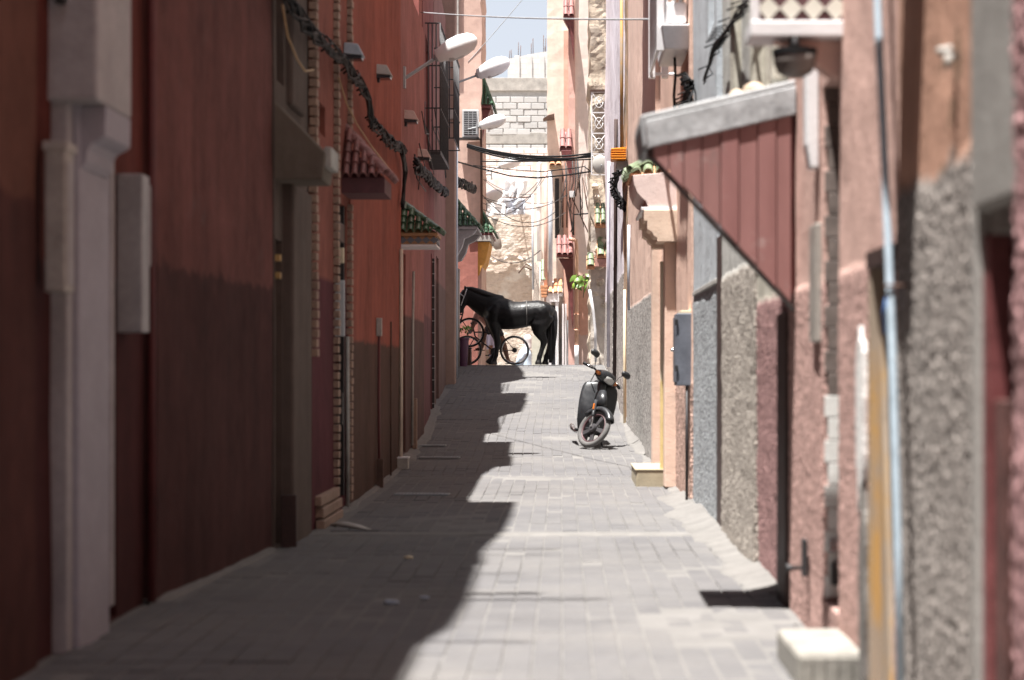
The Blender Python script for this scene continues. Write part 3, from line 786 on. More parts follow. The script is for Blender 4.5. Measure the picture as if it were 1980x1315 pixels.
tangle('black cable bundle running on to the pale pilaster', [lw(800, 318, .10), lw(825, 342, .1), lw(848, 365, .1), lw(862, 372, .12)], 7, .018, .06, 3, stub=18)
tangle('knot of black cables under the air conditioner', [P(850, 318, 37), P(856, 340, 38), P(880, 352, 40), P(900, 358, 43), P(915, 366, 46.6)], 7, .02, .09, 4, stub=14)
tag(T('hanging_wire', None, plain('tan_wire', (.40, .26, .13), .6), [lw(546, 10, .12), lw(556, 70, .12), lw(575, 115, .12), lw(590, 138, .12), lw(606, 135, .12)], .007, 6), 'thin tan wire looping down from the near cable bundle', 'wire')
tag(T('hanging_wire', None, plain('tan_wire', (.40, .26, .13), .6), [lw(655, 150, .05), lw(670, 200, .06), lw(690, 240, .1), lw(720, 285, .1), lw(760, 335, .08)], .006, 6), 'long tan wire slanting past the plum tiled hood', 'wire')

# ================================================================== RIGHT SIDE OF THE LANE (sunlit)
def right_house(name, label, seg, m, H=8., ops=(), seed=20., **kw):
    b = thing(name, label, 'house', (seg[1] + 1, (seg[0] + seg[2]) / 2, 0))
    mass('wall', b, m, seg, 1, H, ops, seed=seed, z0=min(ground(seg[0]), ground(seg[2])) - .2, **kw)
    return b
def pebbles(zs, amp, sc, seed, wob=.09):
    """lumps of thrown render below height zs"""
    def f(u, v):
        e = zs + wob * noise.noise(Vector((u * 2.1, seed, 0))) * 1.3 + .03 * noise.noise(Vector((u * 14, seed, 3)))
        k = min(1, max(0, (e - v) / .03))
        if k == 0: return 0
        q = noise.noise(Vector((u * sc, v * sc * .8, seed))) + .7 * abs(noise.noise(Vector((u * sc * 1.7, v * sc * 1.4, seed + 5)))) - .5 * abs(noise.noise(Vector((u * sc * .8, v * sc * .5, seed + 8))))
        return k * (amp * .8 + amp * q)
    return f
dR = lambda x, X=1.07: F * X / (x - VX)
# --- nearest: grey pebble-dash house with the black hatch
mR1 = plaster('brown_over_pebbledash', (.50, .29, .21), (.36, .32, .295), 1.70, wob=.10, var=.35, pebble=1., psc=85., under=(.30, .19, .13), under_t=.60, bump=1.)
b = right_house('house', 'dark grey pebble-dashed house with peeling brown plaster above', (4.66, 1.07, 6.56, 1.07), mR1, 14., ops=[(4.70, 5.20, .0, 1.46, .4)], seed=21., res=.017, rel=.008, zfine=2.45, fine=pebbles(1.69, .0062, 46., 2.))
mcem = plaster('cement_surround', (.33, .31, .29), None, 0, var=.2)
MB().box(1.045, 1.2, 5.2, 5.285, -.05, 3.).build('door_jamb', mcem, b, bevel=.012)
MB().box(1.035, 1.2, 4.67, 5.2, 1.52, 3.).build('door_lintel', mcem, b, bevel=.015)
B('door_frame', b, M_maroon, 1.06, 1.12, 5.13, 5.2, -.05, 1.46)
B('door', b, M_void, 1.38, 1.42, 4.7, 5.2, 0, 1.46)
B('door_board', b, plain('worn_maroon_board', (.10, .04, .034), .7, var=.6, sc=9), 1.075, 1.10, 5.02, 5.13, -.05, 1.05)
MB().prism([(.80, 2.95), (1.15, 2.95), (1.15, 3.1), (.80, 3.05)], 5.98, 6.34).build('shade_slab', M_conc, b, bevel=.01)  # unseen slab added above view to cast a dark streak down the wall
t = thing('spotlight', 'small white spotlight on the peeling brown plaster', 'spotlight', (1.05, 5.7, 1.95))
q = P(1826, 128, 5.45)
MB().lathe([(.006, -.025), (.010, -.022), (.012, -.005), (.017, .012), (.015, .015)], (1.045, 5.62, 1.99), 'x', 14).build('lamp_can', M_dirtw, t, smooth=True)
MB().lathe([(.004, -.02), (.011, -.018), (.011, .02), (.004, .022)], (1.045, 5.58, 1.955), 'z', 12).build('lamp_can', M_dirtw, t, smooth=True)
B('bracket', t, M_dgrey, 1.045, 1.075, 5.59, 5.61, 1.965, 1.98, .002)
# purple pilaster at the very edge
mR0 = plaster('purple_pebbledash', (.40, .23, .23), (.38, .22, .22), 2.05, wob=.02, var=.3, pebble=.9, psc=40., bump=.8, under=(.62, .58, .54), under_t=.70)
b = right_house('house', 'purple-pink pebble-dashed wall at the right edge of view', (3.9, 1.02, 4.64, 1.02), mR0, 13., seed=22., res=.018, rel=.012, zfine=2.2, fine=pebbles(2.02, .008, 40., 6., .03))
mass('wall', b, mR0, (-30, 1.025, 3.89, 1.025), 1, 13., res=.6, seed=2.)
# --- pink house with ochre door frame and white tiled jamb
mR2 = plaster('pink_pebble_dado', (.66, .44, .38), (.62, .40, .355), 1.49, wob=.03, var=.2, pebble=.9, psc=95., bump=.9)
b = right_house('house', 'pink pebble-dashed house with ochre door frame and white tiled jamb', (6.58, 1.07, 9.70, 1.07), mR2, 13.5, ops=[(6.62, 7.10, .02, 1.50, .35), (7.95, 8.47, .18, 2.28, .28)], seed=23., res=.024, rel=.012, zfine=2.8, fine=pebbles(1.5, .0032, 50., 4., .02))
B('door_frame', b, M_ochre, 1.055, 1.13, 7.045, 7.11, .0, 1.5)
MB().prism([(7.045, 0), (6.80, .0), (6.98, .95), (7.045, 1.45)], 1.085, 1.105, 'x').build('leaning_plank', M_ochre, b, bevel=.003)
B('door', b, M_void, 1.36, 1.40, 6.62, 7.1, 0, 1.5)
B('door_lintel', b, M_dwood, 1.05, 1.2, 6.6, 7.13, 1.47, 1.53)
gm = MB(); rnd = random.Random(5); K = 40
for k in range(K):
    a = 2 * math.pi * k / K; rr = 1 + .35 * noise.noise(Vector((math.cos(a) * 2, math.sin(a) * 2, 7)))
    gm.v.append((1.047, 7.27 + .085 * rr * math.cos(a), .98 + .30 * rr * math.sin(a)))
gm.v += [(1.08, q[1], q[2]) for q in gm.v[:K]]
gm.f = [tuple(range(K)), tuple(range(2 * K - 1, K - 1, -1))] + [(i, (i + 1) % K, K + (i + 1) % K, K + i) for i in range(K)]
gm.build('whitewash_patch', plain('whitewash', (.74, .73, .71), .9, var=.2, sc=20, bump=1., bsc=60), b)
gm = MB()
for k in range(K):
    a = 2 * math.pi * k / K; rr = 1 + .3 * noise.noise(Vector((math.cos(a) * 2, math.sin(a) * 2, 3)))
    gm.v.append((1.050, 7.235 + .07 * rr * math.cos(a), .32 + .42 * rr * math.sin(a)))
gm.v += [(1.08, q[1], q[2]) for q in gm.v[:K]]
gm.f = [tuple(range(K)), tuple(range(2 * K - 1, K - 1, -1))] + [(i, (i + 1) % K, K + (i + 1) % K, K + i) for i in range(K)]
gm.build('bare_patch', plaster('bare_cement', (.24, .225, .21), None, 0, var=.5, bump=1.), b)
TI = piece_mesh(MB().box(-.032, .032, -.006, .006, -.044, .044), 'tile', plain('white_glazed_tile', (.72, .71, .68), .3, var=.12, sc=12), bevel=.003)
TI_SH = piece_mesh(MB().box(-.032, .032, -.006, .006, -.044, .044), 'tile', plain('shade_toned_tile', (.17, .135, .12), .6, var=.4, sc=12), bevel=.003)  # brown-grey copy of the white tile, painting the shadow on the upper jamb
for k in range(23):
    src = TI if k < 9 else TI_SH
    share(src, 'tile', b, (1.110 + (.014 if k % 2 else 0), 8.462, .24 + k * .092), (0, 0, 0))
    share(src, 'tile', b, (1.177 + (.014 if k % 2 else 0), 8.464, .24 + k * .092), (0, 0, 0))
B('reveal_strip', b, M_grey, 1.20, 1.30, 8.44, 8.466, .2, 2.2, .003)
B('door', b, M_maroon, 1.30, 1.345, 7.95, 8.47, .18, 2.28)
B('door_latch', b, M_dgrey, 1.10, 1.16, 8.40, 8.45, .25, .34, .004)
B('door_latch', b, M_chrome, 1.09, 1.15, 8.43, 8.456, .38, .43, .004)
st_ = MB().box(.835, 1.10, 7.32, 8.02, -.05, .125).build('step', plain('white_step', (.24, .225, .20), .85, var=.3, sc=6, bump=.5), b, bevel=.02)
for k in range(5): B('step_tile', st_, plain('white_step', (.24, .225, .20), .7), .845 + k * .047, .845 + k * .047 + .043, 7.312, 7.325, .0, .105, .002)
B('wall_cabinet', b, plain('grey_cabinet', (.34, .31, .28), .5), 1.045, 1.08, 8.50, 8.72, 1.24, 1.73, .006)
T('door_knob', b, M_dgrey, [(1.06, 9.05, .26), (1.01, 9.05, .26), (.985, 9.05, .26)], [.008, .01, .022], 10)
B('door_plate', b, M_dgrey, 1.035, 1.055, 8.85, 8.92, .24, .40, .004)
t = thing('wall_light', 'tall narrow white strip light left of the tiled door jamb', 'wall light', (1.02, 9.0, 1.95))
MB().prism([(1.012, 2.52), (1.066, 2.52), (1.066, 1.96), (1.03, 1.96), (1.014, 2.06)], 8.55, 8.66).build('case', M_white, t, bevel=.008)
B('bracket', t, M_dirtw, 1.05, 1.09, 8.57, 8.64, 2.1, 2.16)
# balcony with diamond tiles
xo, xi, d0, d1, z0, z1 = XP(1458, 7.86), 1.07, 7.86, 8.06, 2.42, 2.86
bal = MB().box(xo, xi + .2, d0, d1, z0, z1).build('balcony', plain('plum_glaze', (.10, .045, .05), .5, var=.3), b, bevel=.004)
B('balcony_moulding', bal, M_white, xo - .015, xi + .005, d0 - .02, d1 + .02, z0 - .03, z0 + .03, .006)
B('balcony_corner', bal, M_white, xo - .012, xo + .02, d0 - .012, d0 + .02, z0 + .03, z1, .004)
DW = piece_mesh(MB().prism([(-.043, 0), (0, -.046), (.043, 0), (0, .046)], -.004, .004), 'diamond_tile', plain('ivory_tile', (.70, .68, .60), .4, var=.08))
for r_ in range(5):
    for k in range(4):
        share(DW, 'diamond_tile', bal, (xo + .055 + k * .0855, d0 - .003, z0 + .078 + r_ * .094))
    for k in range(1): share(DW, 'diamond_tile', bal, (xo - .003, d0 + .1 + k * .094, z0 + .078 + r_ * .094), (0, 0, math.pi / 2))
MB().prism([(xo + .08, z0 - .03), (xi + .1, z0 - .03), (xi + .1, z0 - .2), (xi - .03, z0 - .17), (xo + .14, z0 - .05)], d0 + .07, d0 + .17).build('balcony_bracket', mR2, bal, bevel=.01)
t = thing('wall_light', 'dark round bulkhead lamp under the diamond tiled balcony', 'wall light', (1., 8., 2.1))
cx = XP(1540, 7.8)
MB().lathe([(.02, .02), (.085, .018), (.085, -.005), (.02, -.006)], (cx, 7.86, z0 - .095), 'z', 22).build('collar', M_black, t, smooth=False)
MB().lathe([(.082, 0), (.08, -.03), (.066, -.065), (.03, -.085), (.004, -.09)], (cx, 7.86, z0 - .10), 'z', 22).build('globe', plain('smoked_globe', (.14, .125, .115), .4, var=.2), t, smooth=True)
T('stem', t, M_dgrey, [(cx, 7.86, z0 - .02), (cx, 7.86, z0 - .09)], .02)
# light blue water pipe on the near wall
t = thing('water_pipe', 'pale blue water pipe running up the near right wall', 'pipe', (1.0, 6.1, 0))
T('pipe', t, M_bluepipe, [(1.0, 6.075, -.02), (1.0, 6.14, .6), (1.0, 6.25, 1.2), (1.0, 6.36, 1.65), (1.0, 6.52, 2.2), (1.0, 6.66, 2.9), (1.0, 6.7, 4.5)], .0125, 10)
for (dd, zz) in ((6.28, 1.38), (6.6, 2.6)): T('clamp', t, M_rust, [(1.07, dd, zz), (1.02, dd, zz), (.985, dd - .01, zz), (.985, dd + .012, zz), (1.02, dd + .016, zz)], .005, 6)
T('tie', t, plain('blue_cord', (.05, .16, .42), .7), [(1.02, 6.45, 1.36), (1.01, 6.47, 1.30), (1.02, 6.5, 1.24)], .006, 6)
# --- house with wooden bay
mR5 = plaster('khaki_over_purple', (.50, .47, .40), (.42, .25, .24), 1.5, wob=.04, var=.25, pebble=.8, psc=75., bump=.8)
b = right_house('house', 'purple pebble-dashed house with a plum wooden bay', (9.72, 1.09, 11.42, 1.09), mR5, 14., ops=[(10.0, 11.0, 2.62, 4.0, .12)], seed=24., res=.05, rel=.012, zfine=2.8, fine=pebbles(1.5, .005, 32., 9., .02))
bd0, bd1 = 9.40, 9.98
bx0 = XP(1254, bd0)
topz = lambda x: np.interp(x, [bx0, 1.07], [2.135, 2.30]); botz = lambda x: np.interp(x, [bx0 + .02, 1.07], [2.10, 1.40])
bay = MB().prism([(bx0 + .03, 2.13), (1.1, 2.29), (1.1, 1.42), (bx0 + .03, 2.115)], bd0 + .03, bd0 + .12).build('bay', plain('plum_board_dark', (.20, .075, .07), .7, var=.35), b)
g = G('plum_planks'); oi = g.t.nodes.new('ShaderNodeObjectInfo').outputs['Random']
gn = g.noise(9., 6, .7, g.scale(g.pos, (1, 1, .12))); pn = g.noise(5., 8, .72)
c = g.mix(g.rng(gn, .3, .7), (.20, .082, .076), (.31, .145, .135))
c = g.mix(g.math('MULTIPLY', oi, .55), c, (.30, .16, .145))
c = g.mix(g.rng(pn, .60, .68), c, (.36, .25, .235))
c = g.mix(g.rng(g.noise(3.2, 8, .75, g.scale(g.pos, (1.6, 1, .5))), .58, .64), c, (.22, .13, .12))
c = g.mix(g.rng(g.noise(26., 6, .75), .70, .76), c, (.5, .45, .43))
g.bump(gn, .6, .004); M_plank = g.done(c, .62)
x = bx0 + .02; k = 0
ws = [.075, .07, .085, .088, .088, .088, .09, .07]; sw = (1.045 - x) / sum(ws)
for w0 in ws:
    w_ = w0 * sw; a, b2 = x + .002, x + w_ - .002; o_ = random.uniform(0, .006)
    e_ = random.uniform(-.006, .010)
    MB().prism([(a, botz(a) + e_), (b2, botz(b2) + e_ + random.uniform(-.004, .004)), (b2, topz(b2)), (a, topz(a))], bd0 - .012 - o_, bd0 + .028).build('plank', M_plank, bay, bevel=.003)
    x += w_
MB().prism([(bx0 - .005, 2.095), (bx0 - .005, 2.14), (bx0 + .03, 2.14), (bx0 + .03, 2.075)], bd0 - .01, bd0 + .12).build('bay_edge', M_dwood, bay)
MB().prism([(bx0 + .0, 2.105), (1.065, 1.395), (1.065, 1.405), (bx0 + .0, 2.115)], bd0 - .014, bd0 + .13).build('bay_soffit', M_dwood, bay, bevel=.003)
M_zinc = plain('worn_grey_zinc', (.37, .38, .39), .85, var=.6, sc=4.5, bump=.8, bsc=14)
MB().prism([(bx0 - .015, 2.128), (1.065, 2.285), (1.065, 2.415), (bx0 - .015, 2.258)], bd0 - .028, bd1 + .03).build('bay_fascia', M_zinc, bay, bevel=.006)
MB().prism([(bx0 - .035, 2.245), (1.065, 2.41), (1.065, 2.445), (bx0 - .035, 2.282)], bd0 - .024, bd1 + .04).build('bay_roof', plain('pale_zinc', (.36, .365, .37), .7, var=.4, sc=6, bump=.5, bsc=20), bay, bevel=.012)
MB().prism([(bx0 - .04, 2.235), (bx0 - .04, 2.275), (bx0 - .018, 2.275), (bx0 - .01, 2.15), (bx0 - .025, 2.13)], bd0 - .045, bd1 + .05).build('bay_gutter', M_grey, bay, bevel=.004)
B('door', b, M_dwood, 1.055, 1.10, 9.74, 10.12, -.05, 1.40)
sh_ = B('window_shutter', b, M_maroon, 1.12, 1.20, 10.02, 10.98, 2.62, 4.0)
for k in range(4): B('shutter_board', sh_, M_maroon, 1.105, 1.125, 10.04 + k * .24, 10.04 + k * .24 + .22, 2.64, 3.98, .004)
MB().box(1.02, 1.12, 11.05, 11.2, 2.5, 5.).build('pilaster', plaster('khaki_strip', (.50, .47, .40), None, 0, var=.2), b, bevel=.01)
MB().box(1.0, 1.12, 9.78, 9.92, 2.5, 5.).build('pilaster', plaster('khaki_strip', (.50, .47, .40), None, 0, var=.2), b, bevel=.01)
for k, (xx, yy, rr) in enumerate(((1458, 168, .045), (1425, 178, .033))):
    q = P(xx, yy + 6, 9.55); s_ = MB()
    rings = []
    for i in range(8):
        a = math.pi * (i + .5) / 8
        rings.append([Vector((rr * 1.15 * math.sin(a) * math.cos(p), rr * math.sin(a) * math.sin(p), rr * .75 * math.cos(a))) * (1 + .18 * noise.noise(Vector((a * 2, p * 1.3, k * 5)))) + q for p in np.linspace(0, 2 * math.pi, 12, endpoint=False)])
    s_.rings(rings)
    tag(s_.build('stone', plain('tan_stone', (.50, .38, .28), .9, var=.3, sc=20), None, smooth=True), ['larger tan stone lying on the zinc bay roof', 'smaller tan stone lower down on the zinc bay roof'][k], 'stone', 'stones on the bay roof')
# --- beige pebble-dashed house
mR5b = plaster('grey_over_beige_pebble', (.52, .51, .48), (.49, .435, .385), 1.73, wob=.05, var=.25, pebble=.9, psc=70., bump=.9)
b = right_house('house', 'beige pebble-dashed house beyond the wooden bay', (11.44, 1.07, 13.75, 1.07), mR5b, 14., seed=25., res=.05, rel=.015, zfine=3., fine=pebbles(1.73, .006, 30., 3., .05))
MB().box(1.02, 1.12, 12.2, 12.5, 2.2, 6.).build('pilaster', plaster('khaki_strip', (.50, .47, .40), None, 0, var=.2), b, bevel=.02)
# --- blue-grey house
mR6 = plaster('blue_grey_cement', (.50, .53, .56), (.46, .48, .50), 1.72, wob=.02, var=.18, pebble=.7, psc=65., bump=.8)
b = right_house('house', 'blue-grey cement house with a dark gap beside it', (14.47, 1.09, 17.05, 1.09), mR6, 13., seed=26., res=.08, rel=.012, zfine=3.5, ops=[(14.7, 15.3, 3.6, 4.4, .12)], fine=pebbles(1.72, .004, 28., 8., .02))
B('gap_wall', b, mR6, 1.24, 1.6, 13.74, 14.49, -.2, 8.)
B('gap_shade', b, M_dwood, 1.085, 1.12, 13.8, 14.44, .02, 2.05)  # dark wood colour stands in for a band of shadow here
B('ledge', b, M_conc, 1.078, 1.12, 14.5, 17.0, 1.735, 1.77, .004)
B('window_pane', b, M_glass, 1.19, 1.2, 14.7, 15.3, 3.6, 4.4)
# --- pink house with meter box and moulded portal
mR7 = plaster('salmon_pebble_dado', (.72, .50, .41), (.64, .43, .36), 1.02, wob=.02, var=.18, pebble=.7, psc=48., bump=.8)
b = right_house('house', 'salmon house with moulded pink door hood and window cage', (17.08, 1.07, 22.0, 1.05), mR7, 13., ops=[(19.5, 21.6, .22, 2.5, .25), (17.5, 18.9, 3.9, 5.6, .15)], seed=27., res=.1, rel=.012, zfine=4., fine=pebbles(1.02, .006, 24., 1., .02))
hp = [(1.12, 2.63), (.80, 2.63), (.79, 2.66), (.775, 2.69), (.74, 2.715), (.70, 2.76), (.672, 2.83), (.66, 2.92), (1.12, 2.96)]
hood = MB().prism(hp, 19.0, 20.3).build('hood', plaster('pale_pink_hood', (.76, .62, .58), None, 0, var=.1), b, bevel=.004)
B('hood_ledge', b, M_white, .735, 1.12, 18.985, 20.35, 2.60, 2.628, .004)
MB().prism([(1.12, 2.60), (.76, 2.60), (.76, 2.50), (.79, 2.50), (.79, 2.42), (.83, 2.40), (.85, 2.36), (.88, 2.345), (.88, 2.31), (1.12, 2.31)], 18.965, 19.35).build('capital', plaster('peach_capital', (.76, .60, .48), None, 0, var=.12), b, bevel=.004)
MB().prism([(1.12, 2.60), (.76, 2.60), (.76, 2.50), (.79, 2.50), (.79, 2.42), (.83, 2.40), (.85, 2.36), (.88, 2.345), (.88, 2.31), (1.12, 2.31)], 20.0, 20.25).build('capital', plaster('peach_capital', (.76, .60, .48), None, 0, var=.12), b, bevel=.004)
MB().box(.955, 1.1, 19.08, 19.36, .05, 2.31).build('pilaster', plaster('peach_pilaster', (.72, .54, .44), None, 0, var=.15), b, bevel=.008)
MB().box(.955, 1.1, 21.65, 21.95, .05, 2.5).build('pilaster', plaster('peach_pilaster', (.72, .54, .44), None, 0, var=.15), b, bevel=.008)
MB().box(.93, 1.0, 19.37, 19.46, .2, 2.15).build('door_jamb', plaster('cream_ochre_jamb', (.74, .66, .50), (.66, .52, .25), 1.05, wob=.06, var=.12), b, bevel=.004)
B('door', b, M_ochre, 1.28, 1.33, 19.5, 21.6, .22, 2.5)
canopy(b, 1, .98, 19.25, 20.3, 2.94, .34, .20, 'gl', M_tilet, slab=.02, rows=3, pitch=.1)
stp = MB().box(.70, 1.06, 19.35, 20.6, -.05, .19).build('step', plain('cream_step', (.36, .31, .22), .75, var=.2, sc=8, bump=.5), b, bevel=.015)
B('step_tread', stp, plain('cream_step', (.36, .31, .22), .75), .692, 1.06, 19.345, 20.62, .19, .205, .004)
iron_cage(b, 1, 1.06, 17.3, 19.0, 3.85, 6.4, .24, M_white, 9, .016, hb=4)
MB().box(.80, .86, 17.28, 17.34, 3.8, 6.4).build('cage_post', M_white, b, bevel=.004)
MB().box(.80, .86, 18.9, 18.96, 3.8, 6.4).build('cage_post', M_white, b, bevel=.004)
MB().rings([[(.86, 17.2, 3.8), (1.08, 17.2, 3.8), (1.08, 18.2, 3.8), (.86, 18.2, 3.8)], [(.83, 17.15, 4.0), (1.1, 17.15, 4.0), (1.1, 18.25, 4.0), (.83, 18.25, 4.0)]]).build('window_box', M_white, b, bevel=.012)
MB().box(.88, 1.05, 17.25, 18.1, 4.03, 4.2).build('window_box', M_white, b, bevel=.02)
for k in range(5): B('louvre_board', b, M_white, .93, 1.07, 17.22, 17.26, 4.25 + k * .1, 4.33 + k * .1, .003)
B('window_shutter', b, M_dwood, 1.19, 1.22, 17.5, 18.9, 3.9, 5.6)
t = thing('meter_box', 'steel-blue metal meter box on the salmon wall', 'meter box', (1.0, 17.3, 1.0))
B('box', t, M_steelbl, .955, 1.09, 17.1, 17.5, 1.0, 1.60, .008)
B('door_panel', t, M_steelbl, .945, .957, 17.13, 17.47, 1.03, 1.57, .003)
for zz in (1.12, 1.5): B('hinge', t, M_dgrey, .94, .965, 17.085, 17.105, zz, zz + .05, .002)
T('lock', t, M_chrome, [(.955, 17.45, 1.3), (.925, 17.45, 1.3)], .014)
T('conduit', t, M_dgrey, [(1.04, 17.12, .05), (1.04, 17.12, 1.0)], .012)
B('cap', t, M_cream, .985, 1.08, 17.12, 17.4, 1.60, 1.625, .004)
# --- peach tall house
mR8 = plaster('peach_grey_pebble', (.74, .54, .45), (.50, .475, .45), 1.98, wob=.03, var=.16, pebble=.6, psc=44., bump=.7)
b = right_house('house', 'tall peach house with grey pebble-dashed dado behind the moped', (22.02, 1.0, 29.0, .93), mR8, 14., seed=28., res=.16, rel=.02, zfine=5.5)
for (xx, y0, y1, m, rr) in ((1212, 560, 860, M_cream, .02), (1219, 435, 600, M_pvc, .02), (1206, -20, 300, M_ochre, .025)):
    dd = F * .93 / (xx - VX) if xx < 1215 else 27.5
    T('conduit', b, m, [(.90, dd, ZP(y1, dd)), (.90, dd + .05, ZP((y0 + y1) / 2, dd)), (.90, dd, ZP(y0, dd))], rr)
bl_ = MB().box(.56, 1.0, 21.6, 24.6, 6.3, 6.42).build('balcony', M_conc, b, bevel=.01)  # unseen balcony added above view; its rods cast shadow streaks on the wall
for k, (dd, xx, z1) in enumerate(((21.75, .58, 5.7), (22.0, .62, 5.35), (22.35, .56, 5.2), (22.75, .66, 5.75), (23.1, .6, 5.4), (23.6, .62, 5.55), (24.1, .58, 5.9))):
    B('shadow_rod', bl_, M_dgrey, xx, xx + .05, dd, dd + (.10 if k % 2 else .05), z1, 6.3, .004)
mR8b = plaster('crumbled_ochre_strip', (.50, .33, .22), (.45, .30, .21), 2.3, wob=.2, var=.45, under=(.32, .26, .2), under_t=.52, bump=1.)
b = right_house('house', 'crumbling ochre strip of wall between peach and lavender houses', (29.02, .94, 31.0, .94), mR8b, 11., seed=29., res=.12, rel=.04)
# --- lavender house
mR9 = plaster('lavender_grey_render', (.64, .59, .63), (.52, .47, .44), 2.6, wob=.08, var=.25, pebble=.5, psc=35., streak=.7, bump=.6)
b = right_house('house', 'lavender-grey streaked house leaning over the lane', (31.02, .93, 44.4, .95), mR9, 12., ops=[(36.5, 37.6, .9, 3.0, .2), (41.5, 42.6, 1.1, 3.3, .2)], seed=30., res=.25, rel=.03)
B('door', b, M_dgrey, 1.0, 1.15, 36.5, 37.6, .9, 3.0); B('door', b, M_dgrey, 1.05, 1.17, 41.5, 42.6, 1.1, 3.3)
T('downpipe', b, M_dwood, [(.885, 34.5, .7), (.90, 34.3, 3.0), (.89, 33.5, 5.2)], .03)
T('downpipe', b, plain('lilac_pipe', (.55, .53, .6), .5), [(.88, 38.5, 1.2), (.88, 38.2, 5.)], .03)
t = thing('plastic_crate', 'bright orange ribbed plastic box hung high on the right wall', 'crate', (.8, 29.9, 4.17))
oc = plain('orange_plastic', (.85, .30, .015), .45, var=.08)
xa, xb, za, zb = XP(1181, 29.9), XP(1210, 29.9), ZP(311, 29.9), ZP(289, 29.9)
cr = MB().rings([[(xa + .02, 29.8, za), (xb - .02, 29.8, za), (xb - .02, 30.1, za), (xa + .02, 30.1, za)], [(xa, 29.75, zb), (xb, 29.75, zb + .02), (xb, 30.15, zb + .02), (xa, 30.15, zb)]]).build('box', oc, t, bevel=.008)
for k in range(5): B('rib', cr, oc, xa, xb, 29.74, 30.16, za + .01 + k * .034, za + .025 + k * .034, .003)
B('bracket', t, M_grey, xa + .08, xb + .02, 29.85, 30.05, za - .12, za - .01)
tangle('tangled black cables and fittings below the orange box', [P(1205, 318, 30), P(1190, 340, 31), P(1180, 360, 32), P(1192, 385, 31), P(1205, 400, 30.)], 6, .018, .08, 6, stub=16)
T('insulator', t, M_white, [P(1183, 360, 32), P(1185, 380, 32)], .03)
# cables over the bay
rw = lambda x, y, off: P(x, y, F * (1.07 - off) / (x - VX))
tangle('black cable ladder slanting above the wooden bay', [rw(1480, -40, .08), rw(1450, -5, .08), rw(1410, 45, .07), rw(1380, 90, .07), rw(1368, 130, .06), rw(1360, 155, .06)], 5, .008, .02, 7, stub=22)
tangle('knot of black cables at the edge of the zinc roof', [rw(1318, 150, .05), rw(1330, 165, .06), rw(1322, 190, .06), rw(1312, 212, .05), rw(1335, 205, .05), rw(1330, 175, .05)], 7, .010, .07, 8, stub=20)
tag(T('hanging_wire', None, M_black, [rw(1304, 95, .1), rw(1306, 150, .1), rw(1303, 185, .1), rw(1305, 215, .1)], .012, 6), 'straight black wire under the white window box', 'wire')
tag(B('cable_connector', None, M_white, .93, .99, 19.1, 19.2, ZP(150, 19.1), ZP(118, 19.1), .01), 'small white cable connector under the window box', 'connector')

# ================================================================== BEYOND THE CREST
# --- rubble house with white lattice window (faces the camera)
mR10 = plaster('rubble_earth', (.64, .54, .43), None, 0, var=.5, under=(.48, .41, .34), under_t=.50, bump=1.4)
b = thing('house', 'crumbling earth and rubble house with a white lattice grille', 'house', (.8, 46, 1.2))
front('wall', b, mR10, XP(1141, 46), XP(1178, 46), 46., .6, 11., 3., res=.09, rel=.06, seed=31., jag=.09)
front('wall', b, plaster('grey_pebble_far', (.56, .50, .44), None, 0, var=.4, bump=1.2), XP(1142, 45.9), XP(1176, 45.9), 45.9, .6, 4.35, .3, res=.09, rel=.04, seed=32., jag=.03)
xa, xb, za, zb = XP(1144, 45.6), XP(1172, 45.6), ZP(338, 45.6), ZP(178, 45.6)
lat = MB().box(xa - .03, xb + .03, 45.55, 45.95, zb, zb + .05).build('lattice_window', M_rust, b)
for k in range(5):
    z = za + (zb - za) * k / 4
    B('lattice_bar', lat, M_white, xa, xb, 45.57, 45.60, z - .012, z + .012, 0)
    if k < 4:
        z2 = za + (zb - za) * (k + 1) / 4
        T('lattice_bar', lat, M_white, [(xa, 45.58, z), (xb, 45.58, z2)], .008, 5); T('lattice_bar', lat, M_white, [(xa, 45.58, z2), (xb, 45.58, z)], .008, 5)
        zc = (z + z2) / 2; ring = [(xa + (xb - xa) / 2 + .09 * math.cos(a), 45.575, zc + .12 * math.sin(a)) for a in np.linspace(0, 2 * math.pi, 13)]
        T('lattice_bar', lat, M_white, ring, .008, 5)
for xx in (xa, xb): B('lattice_bar', lat, M_white, xx - .013, xx + .013, 45.565, 45.605, za, zb, 0)
canopy_front(b, XP(1150, 45.8), XP(1182, 45.8), 45.85, ZP(440, 45.8), .32, .42, 'gl', M_tilet)
canopy_front(b, XP(1154, 45.7), XP(1184, 45.7), 45.85, ZP(500, 45.7), .32, .36, 'gl', M_tilet)
canopy_front(b, XP(1134, 45.6), XP(1150, 45.6), 45.85, ZP(520, 45.6), .25, .25, 'gl', M_tilet)
B('lintel', b, plain('pink_lintel', (.50, .27, .22), .8), XP(1150, 45.5), XP(1186, 45.5), 45.55, 45.9, ZP(515, 45.5), ZP(500, 45.5))
for k in range(16):
    q = P(random.uniform(1146, 1170), random.uniform(350, 640), 45.78 if k % 2 else 45.95)
    MB().rings([[q + Vector((.10 * math.sin(a) * math.cos(p) * random.uniform(.7, 1.1), .08 * math.sin(a) * math.sin(p), .07 * math.cos(a))) for p in np.linspace(0, 6.283, 8, endpoint=False)] for a in np.linspace(.2, 2.94, 5)]).build('rubble_stone', mR10, b, smooth=True)
T('white_pipe', b, M_white, [P(1152, 700, 45.6), P(1151, 640, 45.6), P(1147, 600, 45.6), P(1140, 560, 45.6)], .03)
t = thing('satellite_dish', 'small dusty satellite dish under the white lattice', 'satellite dish', P(1160, 330, 45.4))
cc = P(1160, 318, 45.3); ring = []
